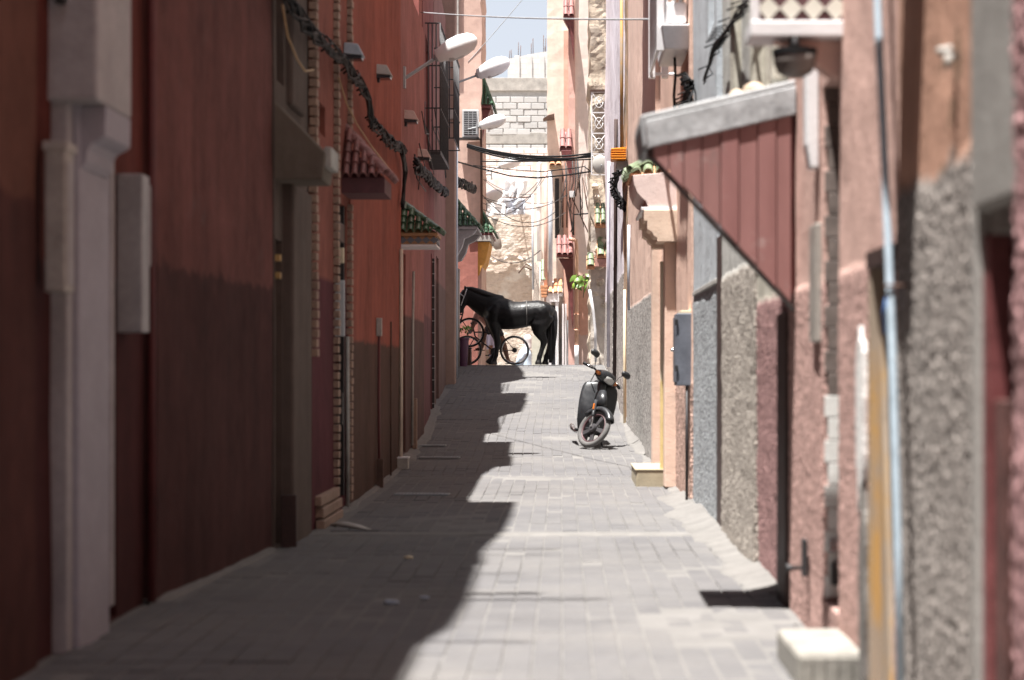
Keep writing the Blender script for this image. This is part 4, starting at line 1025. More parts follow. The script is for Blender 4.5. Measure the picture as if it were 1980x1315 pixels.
for r_ in (.02, .09, .16, .21): ring.append([(cc.x + r_ * math.cos(a) * .8, cc.y + .9 * r_ * r_ - .08, cc.z + r_ * math.sin(a)) for a in np.linspace(0, 6.283, 18, endpoint=False)])
ring2 = [[(q[0], q[1] + .012, q[2]) for q in rr] for rr in ring[::-1]]
MB().rings(ring + ring2).build('dish', plain('dish_grey', (.42, .40, .37), .5), t, smooth=True)
T('arm', t, M_grey, [cc + Vector((0, -.05, -.18)), cc + Vector((.03, -.3, -.04))], .015)
T('mast', t, M_grey, [cc + Vector((0, .02, 0)), cc + Vector((-.02, .4, -.15))], .02)
# --- pale pink house behind it
mR11 = plaster('pale_pink_render', (.80, .68, .62), (.66, .44, .38), 2.1, wob=.05, var=.16, under=(.5, .38, .3), under_t=.72)
b = thing('house', 'pale pink sunlit house with peach downpipe and a leafy plant', 'house', (.5, 50, 1.2))
front('wall', b, mR11, XP(1100, 50), XP(1150, 50), 50., .4, 12.5, 3., seed=33., res=.2)
mrose = plaster('rose_strip', (.72, .46, .40), None, 0, var=.15)
front('wall', b, mrose, XP(1099, 49.95), XP(1112, 49.95), 49.9, .4, 12.0, .5, seed=34.)
front('wall', b, plaster('rust_panel', (.64, .36, .27), (.58, .42, .36), 2.0, wob=.1, var=.2), XP(1119, 49.9), XP(1139, 49.9), 49.86, .4, 3.4, .5, seed=35., jag=.03)
T('downpipe', b, M_peachpipe, [P(1115, 700, 49.6), P(1115, 480, 49.6), P(1114, 465, 49.6), P(1100, 462, 49.6)], .05, 10)
T('downpipe_foot', b, M_white, [P(1115, 705, 49.58), P(1115, 668, 49.58)], .054, 10)
for yy in (560, 610, 640): T('pipe_collar', b, M_peachpipe, [P(1115, yy, 49.6), P(1115, yy - 3, 49.6)], .06, 10)
canopy_front(b, XP(1076, 49.8), XP(1108, 49.8), 49.9, ZP(498, 49.8), .40, .42, 'r', M_maroon)
canopy_front(b, XP(1082, 49.8), XP(1106, 49.8), 49.9, ZP(292, 49.8), .32, .42, 'r', M_maroon)
canopy_front(b, XP(1089, 49.8), XP(1110, 49.8), 49.9, ZP(38, 49.8), .32, .42, 'r', M_maroon)
MB().prism([(XP(1085, 49.7), ZP(292, 49.7)), (XP(1105, 49.7), ZP(292, 49.7)), (XP(1105, 49.7), ZP(345, 49.7)), (XP(1099, 49.7), ZP(335, 49.7)), (XP(1095, 49.7), ZP(312, 49.7)), (XP(1086, 49.7), ZP(304, 49.7))], 49.5, 49.85).build('hood_bracket', M_maroon, b, bevel=.008)
MB().prism([(XP(1080, 49.7), ZP(500, 49.7)), (XP(1108, 49.7), ZP(500, 49.7)), (XP(1108, 49.7), ZP(640, 49.7)), (XP(1098, 49.7), ZP(560, 49.7)), (XP(1092, 49.7), ZP(522, 49.7))], 49.6, 49.85).build('hood_bracket', M_maroon, b, bevel=.008)
MB().prism([(XP(1090, 49.7), ZP(40, 49.7)), (XP(1110, 49.7), ZP(40, 49.7)), (XP(1110, 49.7), ZP(120, 49.7)), (XP(1104, 49.7), ZP(80, 49.7)), (XP(1098, 49.7), ZP(54, 49.7))], 49.6, 49.85).build('hood_bracket', M_maroon, b, bevel=.008)
T('stay_rod', b, M_rust, [P(1104, 378, 49.5), P(1140, 455, 49.5)], .014)
T('bracket', b, M_dgrey, [P(1109, 455, 49.4), P(1109, 415, 49.4), P(1150, 412, 49.4)], .02)
B('bulb_box', b, M_white, XP(1101, 49.4), XP(1112, 49.4), 49.3, 49.6, ZP(382, 49.4), ZP(370, 49.4))
t = thing('climbing_plant', 'bright green leafy plant growing on the pale pink wall', 'plant', P(1130, 560, 49.2))
T('stem', t, plain('green_stem', (.12, .10, .05), .8), [P(1128, 575, 49.5), P(1130, 550, 49.3), P(1122, 540, 49.1)], .012)
g = G('leaf_green'); oi = g.t.nodes.new('ShaderNodeObjectInfo').outputs['Random']
M_leaf = g.done(g.mix(oi, (.06, .13, .02), (.22, .33, .05)), .45, Subsurface_Weight=0.0)
lm = MB(); pr = [(0, 0), (.25, .34), (.5, .42), (.75, .3), (1, 0)]
vv_ = []
for (t_, w_) in pr: vv_ += [(-w_ * .5, .08 * math.sin(t_ * 3.1) - .15 * t_ * t_, -t_), (0, .08 * math.sin(t_ * 3.1) - .15 * t_ * t_ + .06 * w_, -t_), (w_ * .5, .08 * math.sin(t_ * 3.1) - .15 * t_ * t_, -t_)]
lm.add(vv_, [(3 * i + j, 3 * i + j + 1, 3 * i + 4 + j, 3 * i + 3 + j) for i in range(4) for j in range(2)])
LEAF = piece_mesh(lm, 'leaf', M_leaf, smooth=True)
rnd = random.Random(3)
def leaves(parent, n, xr, yr, dr, sz):
    for k in range(n):
        q = P(rnd.uniform(*xr), rnd.uniform(*yr), rnd.uniform(*dr))
        s_ = rnd.uniform(*sz); share(LEAF, 'leaf', parent, q, (rnd.uniform(-1.0, .9), rnd.uniform(-.9, .9), rnd.uniform(0, 6.28)), (s_, s_, s_))
leaves(t, 46, (1109, 1147), (529, 552), (48.9, 49.5), (.13, .26))
# --- mixed facade with pipes (farther, faces the camera)
mR12 = plaster('cream_pink_render', (.76, .64, .56), (.56, .52, .48), 2.0, wob=.05, var=.2)
b = thing('house', 'cream house with white and grey pipes and a small tiled porch', 'house', (0, 54, 1.))
front('wall', b, mR12, XP(1058, 54), XP(1104, 54), 54., .2, 11., 3., seed=36., res=.2, jag=.03)
front('wall', b, plaster('brick_red_strip', (.66, .40, .32), None, 0, var=.2), XP(1090, 53.9), XP(1100, 53.9), 53.9, .2, 10., .4, seed=37.)
B('window_strip', b, M_dgrey, XP(1073, 53.85), XP(1081, 53.85), 53.8, 53.98, ZP(460, 53.85), ZP(345, 53.85))
for (xx, y0, y1, m, rr) in ((1064, 330, 560, M_pvc, .055), (1055, 320, 590, plain('rose_pipe', (.52, .34, .28), .6), .05), (1088, 320, 440, M_rust, .02), (1096, 320, 440, M_rust, .02)):
    T('pipe', b, m, [P(xx, y1, 53.6), P(xx + .5, (y0 + y1) / 2, 53.6), P(xx, y0, 53.6)], rr)
canopy_front(b, XP(1060, 53.5), XP(1088, 53.5), 53.9, ZP(572, 53.5), .5, .34, 't', M_white, slab=.06)
canopy_front(b, XP(1062, 53.7), XP(1086, 53.7), 53.9, ZP(325, 53.7), .35, .2, 't', M_ochre)
for k in range(4): B('brick', b, M_tilet, XP(1045 + k * .6, 53.3), XP(1059 - k * .6, 53.3), 53.3, 53.9, ZP(552 + k * 6, 53.3) - .06, ZP(552 + k * 6, 53.3), .004)
for (xa, xb) in ((1061, 1066), (1074, 1080)): B('door_frame', b, M_white, XP(xa, 53.5), XP(xb, 53.5), 53.4, 53.9, .9, ZP(582, 53.5))
B('door_frame', b, M_white, XP(1056, 53.4), XP(1081, 53.4), 53.38, 53.9, ZP(584, 53.5), ZP(572, 53.5))
B('door', b, M_steelbl, XP(1066, 53.8), XP(1074, 53.8), 53.75, 53.95, .8, ZP(590, 53.5))
for xx in (1087, 1092): B('door_board', b, M_white, XP(xx, 53.2), XP(xx + 3.5, 53.2), 53.1, 53.85, .9, ZP(588, 53.2))
B('door_board', b, M_grey, XP(1096, 53.2), XP(1103, 53.2), 53.1, 53.85, .9, ZP(620, 53.2))
canopy_front(b, XP(1044, 53.4), XP(1057, 53.4), 53.9, ZP(545, 53.4), .3, .5, 'gl', M_white, slab=.04)
MB().prism([(XP(1050, 54), ZP(235, 54)), (XP(1072, 54), ZP(232, 54)), (XP(1072, 54), ZP(225, 54)), (XP(1060, 54), ZP(228, 54))], 53.4, 54.).build('eave', M_rust, b, bevel=.005)
# --- grey-green wall strip and white drainpipe at the turn of the lane
b = thing('house', 'narrow pale house with a white drainpipe at the turn of the lane', 'house', (-.6, 57, 1.))
front('wall', b, plaster('pale_cream_turn', (.76, .67, .60), (.52, .51, .44), 2.1, var=.18), XP(1029, 57), XP(1062, 57), 57., .2, ZP(312, 57), 3., seed=38., res=.2, jag=.04)
T('drainpipe', b, M_white, [P(1043, 505, 56.7), P(1042.5, 420, 56.7), P(1043, 318, 56.7), P(1046, 312, 56.7)], .065, 10)
T('pipe_collar', b, M_white, [P(1042.5, 402, 56.7), P(1042.5, 396, 56.7)], .085, 10)
T('corner_pipe', b, M_pvc, [P(1031, 560, 56.7), P(1030, 470, 56.7), P(1030, 375, 56.7)], .03)
for k in range(5): T('wire', b, M_dgrey, [P(1029 + k * 3, 500 + k * 4, 56.6), P(1033 + k * 2, 560, 56.5), P(1028 + k * 4, 640, 56.6)], .008, 5)
# --- earthen wall at the end
g = G('earth_wall')
n1 = g.noise(1.6, 7, .7); n2 = g.noise(10., 6, .7); ly = g.noise(4., 5, .65, g.scale(g.pos, (.6, 1, 3.2)))
c = g.mix(g.rng(g.math('ADD', g.math('MULTIPLY', n1, .5), g.math('MULTIPLY', n2, .5)), .35, .65), (.44, .355, .29), (.60, .51, .44))
c = g.mix(g.math('MULTIPLY', g.rng(ly, .55, .65), .6), c, (.36, .285, .225))
c = g.mix(g.rng(g.noise(1.1, 4), .5, .58), c, g.mix(n2, (.56, .51, .45), (.70, .65, .59)))
g.bump(g.math('ADD', n2, ly), 1., .05); M_earth = g.done(c, .95)
b = thing('earth_wall', 'crumbling tan earth wall closing the end of the lane', 'wall', (-1.6, 60, .6))
front('wall', b, M_earth, XP(900, 60), XP(1033, 60), 60., .2, ZP(413, 60), 1.5, res=.07, rel=.05, seed=40., jag=.10)
mb = MB(); rl = []
for i in range(26):
    x = 928 + i * 4.0; y = 497 + 10 * math.sin(i * .22) + (i > 14) * (i - 14) * 2.4 + 3 * noise.noise(Vector((i * .5, 0, 0)))
    q = P(x, y, 59.9); rl.append([q + Vector((0, .1 * math.cos(a) - .05, (.07 + .05 * noise.noise(Vector((i * .7, a, 1)))) * math.sin(a))) for a in np.linspace(0, 6.283, 8, endpoint=False)])
mb.rings(rl).build('crumbled_ledge', M_earth, b)
T('dry_root', b, M_rust, [P(1003, 528, 59.6), P(1013, 515, 59.5), P(1028, 522, 59.6)], .02); T('dry_root', b, M_rust, [P(1008, 522, 59.6), P(1018, 510, 59.5), P(1024, 514, 59.6)], .016)
# --- pink-white wall with draped sheets
b = thing('house', 'pinkish brick house low behind the earth wall', 'house', (-1.6, 64, 1.))
front('wall', b, plaster('pink_white_render', (.78, .66, .62), None, 0, var=.12), XP(915, 64), XP(1058, 64), 64., .2, ZP(343, 64), 2., seed=41.)
front('wall', b, plaster('pink_block_render', (.74, .62, .56), None, 0, var=.12), XP(915, 64.4), XP(1060, 64.4), 64.4, .2, ZP(292, 64.4), 2., seed=42., jag=.1)
BK2 = piece_mesh(MB().box(-.2, .2, -.02, .02, -.085, .085), 'brick', plain('pink_block', (.76, .64, .58), .9, var=.2), bevel=.008)
for r_ in range(5):
    for k in range(8): share(BK2, 'brick', b, (XP(922, 64.4) + k * .42 + (r_ % 2) * .2, 64.37, ZP(338, 64.4) + r_ * .185), (0, 0, random.gauss(0, .01)))
def cloth(label, x0, x1, y0, y1, d, m, seed, amp=.12, name='draped_sheet', skew=0.):
    nu, nv = 26, 22; mb = MB()
    for j in range(nv):
        for i in range(nu):
            u, v = i / (nu - 1), j / (nv - 1)
            q = P(x0 + (x1 - x0) * u + skew * (1 - v), y1 + (y0 - y1) * v + 4 * noise.noise(Vector((u * 3, seed, v))) * (1 - v), d)
            f = amp * (math.sin(u * 14 + seed + 2.5 * noise.noise(Vector((u * 2, v * 2, seed)))) * (.35 + .65 * (1 - v)) + .8 * noise.noise(Vector((u * 4, v * 3, seed + 4))))
            mb.v.append((q.x, q.y - .15 - f, q.z))
    for j in range(nv - 1):
        for i in range(nu - 1): mb.f.append((j * nu + i, j * nu + i + 1, (j + 1) * nu + i + 1, (j + 1) * nu + i))
    o = mb.build(name, m, None, smooth=True)
    sm = o.modifiers.new('thickness', 'SOLIDIFY'); sm.thickness = .012
    return tag(o, label, 'sheet', 'sheets drying at the end of the lane')
M_sheet = plain('white_sheet', (.74, .73, .74), .8, var=.08, bump=.3, bsc=8)
cloth('wide white sheet hanging over the earth wall on the left', 929, 978, 384, 420, 59.7, M_sheet, 1., .10)
cloth('pale grey sheet hanging in folds beside the white one', 972, 1016, 385, 416, 59.75, plain('grey_sheet', (.50, .52, .58), .8, var=.15), 5., .16)
cloth('peaked white sheet slung high above the earth wall', 978, 1020, 350, 398, 60.4, M_sheet, 9., .2, skew=-10)
T_ = T('washing_line', None, M_rust, [P(915, 378, 60), P(960, 382, 60), P(1000, 383, 60), P(1033, 380, 58)], .018)
tag(T_, 'thin wooden pole holding the draped sheets', 'pole')
t = thing('hanging_lamp', 'funnel-shaped lamp hanging before the earth wall', 'lamp', P(958, 430, 57))
cc = P(957, 428, 57.)
MB().lathe([(.10, .09), (.105, .06), (.06, -.02), (.03, -.09), (.012, -.12)], tuple(cc), 'z', 14).build('shade', plain('funnel_grey', (.26, .25, .24), .6), t, smooth=True)
T('cord', t, M_dgrey, [cc + Vector((0, 0, -.1)), P(957, 448, 57)], .01, 5)
t = thing('hanging_bag', 'grey-brown cloth bag hanging below the funnel lamp', 'bag', P(961, 475, 57))
cc = P(961, 465, 57.)
MB().loft([(cc.x - .02, cc.y, cc.z + .24, .02, .02), (cc.x - .01, cc.y, cc.z + .18, .07, .05), (cc.x, cc.y, cc.z, .11, .07), (cc.x + .02, cc.y, cc.z - .18, .12, .07), (cc.x + .03, cc.y, cc.z - .25, .07, .05)], 12).build('bag_body', plain('bag_cloth', (.22, .19, .17), .9), t, smooth=True)
T('strap', t, M_dgrey, [cc + Vector((-.06, 0, .18)), P(957, 448, 57), cc + Vector((.06, 0, .18))], .012, 5)
# --- concrete block house
b = thing('block_house', 'unfinished grey concrete block house rising behind the lane', 'house', (-1.5, 70, .5))
mblk = plain('block_mortar', (.38, .375, .365), .95, var=.2, bump=.6)
xa, xb, zt = XP(905, 70), XP(1073, 70), ZP(152, 70)
front('wall', b, mblk, xa, xb, 70., .2, zt, 4., res=.4, rel=.02, seed=43.)
g = G('concrete_block'); oi = g.t.nodes.new('ShaderNodeObjectInfo').outputs['Random']
n2 = g.noise(9., 6, .65); c = g.mix(oi, (.43, .425, .42), (.52, .515, .51)); c = g.mix(g.math('MULTIPLY', g.rng(n2, .35, .7), .35), c, (.52, .51, .49)); g.bump(g.noise(60., 4), .6, .01)
M_blk = g.done(c, .95)
BLK = piece_mesh(MB().box(-.225, .225, -.03, .03, -.098, .098), 'concrete_block', M_blk, bevel=.012)
z = zt - .12 - .6; r_ = 0
B('ring_beam', b, M_conc, xa - .03, xb + .03, 69.93, 70.1, zt - .42, zt + .02, .01)
while z > 5.2:
    if abs(z - ZP(268, 70)) < .16:
        B('ring_beam', b, M_conc, xa, xb, 69.95, 70.1, z - .2, z + .2, .02); z -= .33; r_ += 1; continue
    x = xa - (.235 if r_ % 2 else 0) + .24
    while x < xb - .1:
        share(BLK, 'concrete_block', b, (x + random.gauss(0, .006), 69.98 + random.gauss(0, .006), z + random.gauss(0, .003)), (0, 0, 0), (random.uniform(.97, 1.01), 1, 1))
        x += .472
    z -= .2165; r_ += 1
T('corner_pipe', b, M_dgrey, [(xb - .05, 69.85, ZP(235, 70)), (xb - .05, 69.85, zt)], .03)
b = thing('block_house', 'farther concrete storey with bare steel rods against the sky', 'house', (-.8, 80, .5))
g = G('far_block'); br = g.t.nodes.new('ShaderNodeTexBrick'); mp = g.t.nodes.new('ShaderNodeCombineXYZ'); sp = g.z()
g.t.links.new(sp[0], mp.inputs[0]); g.t.links.new(sp[2], mp.inputs[1]); g.t.links.new(mp.outputs[0], br.inputs['Vector'])
for k_, v_ in (('Color1', (.58, .57, .56, 1)), ('Color2', (.64, .63, .615, 1)), ('Mortar', (.50, .49, .48, 1))): br.inputs[k_].default_value = v_
br.inputs['Scale'].default_value = 1.; br.inputs['Brick Width'].default_value = .45; br.inputs['Row Height'].default_value = .21; br.inputs['Mortar Size'].default_value = .014
M_fblk = g.done(g.mix(g.math('MULTIPLY', g.noise(3., 6, .7), .5), br.outputs['Color'], (.56, .55, .54)), .95)
x0_, x1_ = XP(982, 80), XP(1110, 80)
MB().prism([(x0_, .2), (x1_, .2), (x1_, ZP(92, 80)), (XP(1040, 80), ZP(102, 80)), (x0_, ZP(114, 80))], 80., 84.).build('wall', M_fblk, b)
for xx in (1000, 1024, 1048): B('column', b, plain('pale_concrete', (.56, .55, .54), .95, var=.15), XP(xx, 80) - .1, XP(xx, 80) + .1, 79.93, 80.1, 5, ZP(108, 80), .01)
for xx, yy in ((985, 98), (989, 96), (1002, 82), (1006, 88), (1027, 84), (1031, 74), (1051, 68), (1055, 74), (1054, 90)):
    T('steel_rod', b, M_rust, [P(xx, 118, 80.1), P(xx + random.uniform(-1, 1), yy, 80.1)], .013, 5)
# --- wires across the lane
def catenary(a, b_, sag, n=14):
    return [a.lerp(b_, i / n) - Vector((0, 0, sag * 4 * (i / n) * (1 - i / n))) for i in range(n + 1)]
tag(T('overhead_wire', None, M_grey, catenary(P(815, 24, 26.8), P(1284, 37, 18.6), .03), .009, 6), 'high thin grey wire crossing the sky', 'wire')
tag(T('overhead_wire', None, M_grey, catenary(P(905, 120, 47), P(1016, -8, 47), .02), .008, 5), 'faint slanting wire against the pale sky', 'wire')
t = thing('cable_bundle', 'thick black cables crossing the lane below the block wall', 'cables', P(905, 280, 46.4))
for k, (y0, y1, sg) in enumerate(((279, 296, .16), (281, 300, .20), (283, 303, .13), (284, 298, .23))): T('cable', t, M_black, catenary(P(903, y0, 46.4), P(1146, y1, 45.6), sg), .022, 6)
tag(T('overhead_wire', None, M_black, catenary(P(930, 312, 46.6), P(1146, 308, 45.6), .02), .016, 6), 'straight black wire just below the crossing cable bundle', 'wire')
tag(T('overhead_wire', None, M_black, [P(858, 318, 40), P(866, 310, 40), P(885, 313, 41), P(930, 326, 44), P(985, 340, 45), P(1040, 344, 45.2), P(1100, 338, 45.4), P(1140, 332, 45.6)], .018, 6), 'long sagging black cable from the shaded pilaster to the lattice house', 'wire')
tag(T('overhead_wire', None, M_black, [P(915, 320, 46.6), P(985, 328, 46.6), P(1050, 332, 46.4), P(1110, 325, 46), P(1130, 322, 45.8), P(1146, 335, 45.6)], .012, 6), 'thinner black cable curling up near the lattice house', 'wire')
tag(T('overhead_wire', None, M_dgrey, catenary(P(948, 494, 59), P(1045, 484, 56.5), .28), .012, 5), 'slack wire sagging across the earth wall', 'wire')

rnd = random.Random(12)
t = thing('cable_bundle', 'loose thin dark wires trailing down the far sunlit house fronts', 'cables', P(1110, 330, 49.3))
for k in range(16):
    x0 = rnd.uniform(1092, 1140); y0 = rnd.uniform(300, 345); x1 = x0 + rnd.uniform(-18, 22); y1 = y0 + rnd.uniform(40, 150); dd = rnd.uniform(49.0, 49.6)
    T('wire', t, M_dgrey if k % 3 else M_rust, [P(x0, y0, dd), P((x0 + x1) / 2 + rnd.uniform(-8, 8), (y0 + y1) / 2, dd), P(x1 + rnd.uniform(-4, 4), y1 - 10, dd), P(x1, y1, dd)], rnd.choice((.008, .012, .016)), 5)
t = thing('cable_bundle', 'drooping thin wires strung over the earth wall and draped sheets', 'cables', P(930, 340, 50))
for k in range(8):
    a, b_ = P(rnd.uniform(905, 930), rnd.uniform(320, 430), 47.5), P(rnd.uniform(1035, 1100), rnd.uniform(318, 420), 53)
    T('wire', t, M_dgrey, catenary(a, b_, rnd.uniform(.1, .6)), rnd.choice((.007, .010)), 5)
t = thing('cable_bundle', 'thin dark wires looping below the iron window cages', 'cables', lw(810, 250, .05))
for k in range(9):
    x0 = rnd.uniform(800, 850); y0 = rnd.uniform(190, 330)
    T('wire', t, M_dgrey, [lw(x0, y0, .04), lw(x0 + rnd.uniform(-3, 12), y0 + rnd.uniform(15, 60), .06), lw(x0 + rnd.uniform(5, 25), y0 + rnd.uniform(30, 110), .05)], .007, 5)

# ================================================================== HORSE, MOPED, BICYCLES, PEOPLE
def voxel(o, size, smooth=8):
    r_ = o.modifiers.new('one_skin', 'REMESH'); r_.mode = 'VOXEL'; r_.voxel_size = size; r_.use_smooth_shade = True
    s_ = o.modifiers.new('soften', 'SMOOTH'); s_.iterations = smooth; s_.factor = .5
    return o
def limb(mb, d, secs, n=12):
    """secs in photo pixels: x, y, radius, depth radius (m), depth offset (m)"""
    s_ = F / d
    out = []
    for q in secs:
        p = P(q[0], q[1], d)
        out.append((p.x, d + (q[4] if len(q) > 4 else 0), p.z, q[2] / s_, q[3]))
    mb.loft(out, n); return mb
HD = 44.6
t = thing('horse', 'glossy black horse standing across the top of the lane', 'horse', P(1000, 705, HD))
mb = MB()
limb(mb, HD, [(1071, 610, 6, .07), (1067, 608, 13.5, .17), (1058, 605.5, 20.5, .24), (1044, 604.5, 24, .27), (1026, 606, 24.5, .27), (1010, 608.5, 25.5, .28), (994, 610, 27, .30), (979, 608, 30, .29), (966, 605, 31.5, .26), (953, 605, 29, .23), (943, 607, 21, .18), (936, 611, 11, .10)], 20)
limb(mb, HD, [(966, 599, 29, .19), (950, 594, 27.5, .165), (936, 588.5, 24, .135), (922, 581.5, 20.5, .11), (911, 574.5, 17.5, .095), (903, 569, 13.5, .088)], 16)
limb(mb, HD, [(908, 563, 7, .06), (903.5, 567, 12, .085), (899.5, 574, 13, .095), (896, 582, 11, .09), (893, 590, 8, .065), (890.5, 597, 7, .06), (889, 603, 6, .055), (888, 606, 3, .03)], 14)
for eo, dx in ((-.15, 0), (.15, 13)):
    limb(mb, HD, [(1050 + dx * .4, 608, 23.73, 0.1356, eo * .8), (1043 + dx * .5, 629, 19.77, 0.1299, eo), (1043.5 + dx * .8, 643, 12.99, 0.0904, eo), (1049 + dx * .9, 653, 9.04, 0.0678, eo), (1052.5 + dx, 660, 7.91, 0.0588, eo), (1049.5 + dx, 671, 5.42, 0.0452, eo), (1045.5 + dx, 683, 4.86, 0.0407, eo), (1043.5 + dx, 689.5, 5.88, 0.0486, eo), (1042 + dx, 696, 4.75, 0.0418, eo), (1041.5 + dx, 700, 6.55, 0.0621, eo), (1041 + dx, 705, 7.91, 0.0712, eo)])
limb(mb, HD, [(952, 612, 15.25, 0.1040, -.12), (955.5, 630, 11.69, 0.0883, -.14), (959.5, 646, 8.14, 0.0645, -.14), (962, 662, 6.71, 0.0541, -.14), (961, 674, 4.57, 0.0395, -.14), (959.5, 687, 5.29, 0.0447, -.14), (957, 695, 4.37, 0.0385, -.14), (956, 699.5, 6.10, 0.0571, -.14), (955.5, 705, 7.33, 0.0645, -.14)])
limb(mb, HD, [(948, 612, 14.24, 0.1040, .12), (951, 632, 10.67, 0.0832, .14), (957, 648, 7.73, 0.0624, .15), (964, 662, 6.51, 0.0520, .15), (961, 675, 4.57, 0.0395, .15), (954, 687, 5.09, 0.0437, .15), (949, 694, 4.37, 0.0385, .15), (946, 698, 6.10, 0.0551, .15), (943, 703, 6.71, 0.0603, .15)])
for eo in (-.13, .13):
    limb(mb, HD, [(1066, 596, 6, .06, eo), (1057, 598, 15, .14, eo), (1048, 606, 20, .155, eo), (1041, 618, 19, .14, eo), (1037, 630, 13, .10, eo)], 14)
    limb(mb, HD, [(971, 584, 8, .06, eo), (964, 594, 14, .12, eo), (957, 606, 17, .14, eo), (954, 620, 13, .11, eo)], 14)
g = G('black_coat'); cn = g.noise(30., 4, .6, g.scale(g.pos, (1, 1, .5)))
g.bump(g.math('ADD', g.noise(4., 4), g.math('MULTIPLY', g.noise(90., 3, .6, g.scale(g.pos, (.3, 1, 1))), .12)), .5, .03)
M_coat = g.done(g.mix(cn, (.003, .003, .0035), (.007, .006, .0065)), g.rng(g.noise(3.5, 5, .7), .35, .65, .34, .60), Specular_IOR_Level=.32)
body = voxel(mb.build('body', M_coat, t, smooth=True), .018, 10)
for ex, ey, eo in ((899, 552.5, -.05), (907.5, 554, .06)):
    eb = MB(); limb(eb, HD, [(ex + 3, ey + 12, 3.6, .04, eo), (ex + 1.6, ey + 7, 3.6, .034, eo), (ex + .6, ey + 3, 2.4, .022, eo), (ex, ey, .5, .006, eo)], 10); eb.build('ear', M_coat, t, smooth=True)
M_hair = plain('black_hair', (.009, .008, .009), .5, var=.5, sc=60)
mb = MB(); limb(mb, HD + .02, [(1067, 596, 4, .04), (1071.5, 604, 5.5, .05), (1071, 618, 7.5, .065), (1069, 640, 9, .075), (1067, 660, 8.5, .07), (1066, 680, 7, .055), (1065, 694, 4.5, .035), (1064.5, 702, 1, .01)], 10)
tail = mb.build('tail', M_hair, t, smooth=True)
rnd = random.Random(4)
for k in range(26):
    x = rnd.uniform(-6, 6); T('tail_strand', tail, M_hair, [P(1070 + x * .3, 606, HD + rnd.uniform(-.05, .05)), P(1069 + x, 640, HD + rnd.uniform(-.09, .09)), P(1066.5 + x, 675, HD + rnd.uniform(-.08, .08)), P(1065 + x * .8, rnd.uniform(690, 703), HD + rnd.uniform(-.05, .05))], [.012, .014, .011, .003], 5)
mb = MB(); limb(mb, HD, [(902, 558, 4, .03), (912, 559.5, 5, .04, -.03), (926, 563.5, 5.5, .05, -.06), (942, 569, 5.5, .05, -.08), (956, 572, 4, .04, -.06), (964, 573, 1.5, .02)], 8)
mb.build('mane', M_hair, t, smooth=True)
T('girth_strap', t, plain('worn_strap', (.10, .095, .09), .6), [P(1017.5 + 1.5 * math.sin(a), 607 - 25.5 * math.cos(a), HD) + Vector((0, -.295 * math.sin(a), 0)) for a in np.linspace(0, 6.283, 33)], .012, 6)
hal = T('halter', t, plain('grey_webbing', (.42, .42, .43), .8), [P(902.5, 558.5, HD - .10), P(900, 567, HD - .118), P(896.5, 576, HD - .118), P(891.5, 591, HD - .085)], .012, 6)
T('halter_strap', hal, plain('grey_webbing', (.42, .42, .43), .8), [P(889.5, 567.5, HD - .07), P(893.5, 571, HD - .115), P(897.5, 574, HD - .12)], .011, 6)
for k, (xx, yy) in enumerate(((1041, 702.5), (1054, 702.5), (955.5, 702.5))):
    q = P(xx, yy, HD + (-.15, .15, -.14)[k]); MB().lathe([(.066, -.028), (.058, .035)], tuple(q), 'z', 14).build('hoof', plain('dark_hoof', (.06, .05, .045), .5), t, smooth=False)

# --- moped (built at the origin, front wheel towards the camera, then leaned on its stand)
def torus(R0, r0, n=40, m=10, fl=1.0):
    rings = []
    for i in range(n):
        a = 2 * math.pi * i / n
        rings.append([(r0 * fl * math.sin(b_), (R0 + r0 * math.cos(b_)) * math.cos(a), (R0 + r0 * math.cos(b_)) * math.sin(a)) for b_ in np.linspace(0, 2 * math.pi, m, endpoint=False)])
    return MB().rings(rings, close=True)
def xf(mb, M):
    mb.v = [tuple(M @ Vector(q)) for q in mb.v]; return mb
M_bk = plain('black_scuffed_plastic', (.022, .023, .026), .38, var=.35, sc=14, bump=.12)
M_bkp = plain('black_gloss_paint', (.016, .017, .02), .22, var=.3, sc=9, bump=.08, Coat_Weight=.3)
M_tyre = plain('dusty_tyre', (.105, .10, .098), .9, var=.25, sc=25, bump=.6, bsc=90)
M_rim = plain('dull_alloy', (.055, .052, .056), .45, .3, var=.3)
M_rimred = plain('wine_rim_edge', (.09, .045, .05), .5, .2)
M_amber = plain('amber_lens', (.50, .14, .02), .25, var=.1, bump=0)
M_lens = plain('headlamp_glass', (.55, .55, .54), .12, .2, var=.15, sc=18, bump=.2)
mo = thing('moped', 'black moped leaning on its side stand against the sunlit wall', 'moped', (0, 0, 0))
WR = .25; hub = Vector((0, 0, WR)); rake = R(25)
ax = Vector((0, math.sin(rake), math.cos(rake)))
STE = Matrix.Translation(hub) @ Matrix.Rotation(R(40), 4, ax) @ Matrix.Translation(-hub)
wc = Matrix.Translation(hub)
ty = xf(torus(WR - .034, .034, 44, 12, 1.0), STE @ wc).build('front_tyre', M_tyre, mo, smooth=True)
xf(torus(WR - .068, .012, 44, 8, 1.9), STE @ wc).build('rim', M_rimred, ty, smooth=True)
for k in range(5):
    a = 2 * math.pi * k / 5 + .3; ca, sa = math.cos(a), math.sin(a)
    sp_ = MB().prism([(-.020, .03), (.020, .03), (.030, WR - .07), (-.030, WR - .07)], -.012, .012, 'x')
    xf(sp_, STE @ wc @ Matrix.Rotation(a, 4, 'X')).build('spoke', M_rim, ty, bevel=.003)
xf(MB().lathe([(.01, -.055), (.045, -.05), (.055, -.03), (.055, .03), (.045, .05), (.01, .055)], (0, 0, 0), 'x', 18), STE @ wc).build('hub', M_rim, ty, smooth=False)
up = lambda h, x=0., off=0.: Vector((x, 0, WR)) + ax * h + Vector((0, -off * math.cos(rake), off * math.sin(rake)))
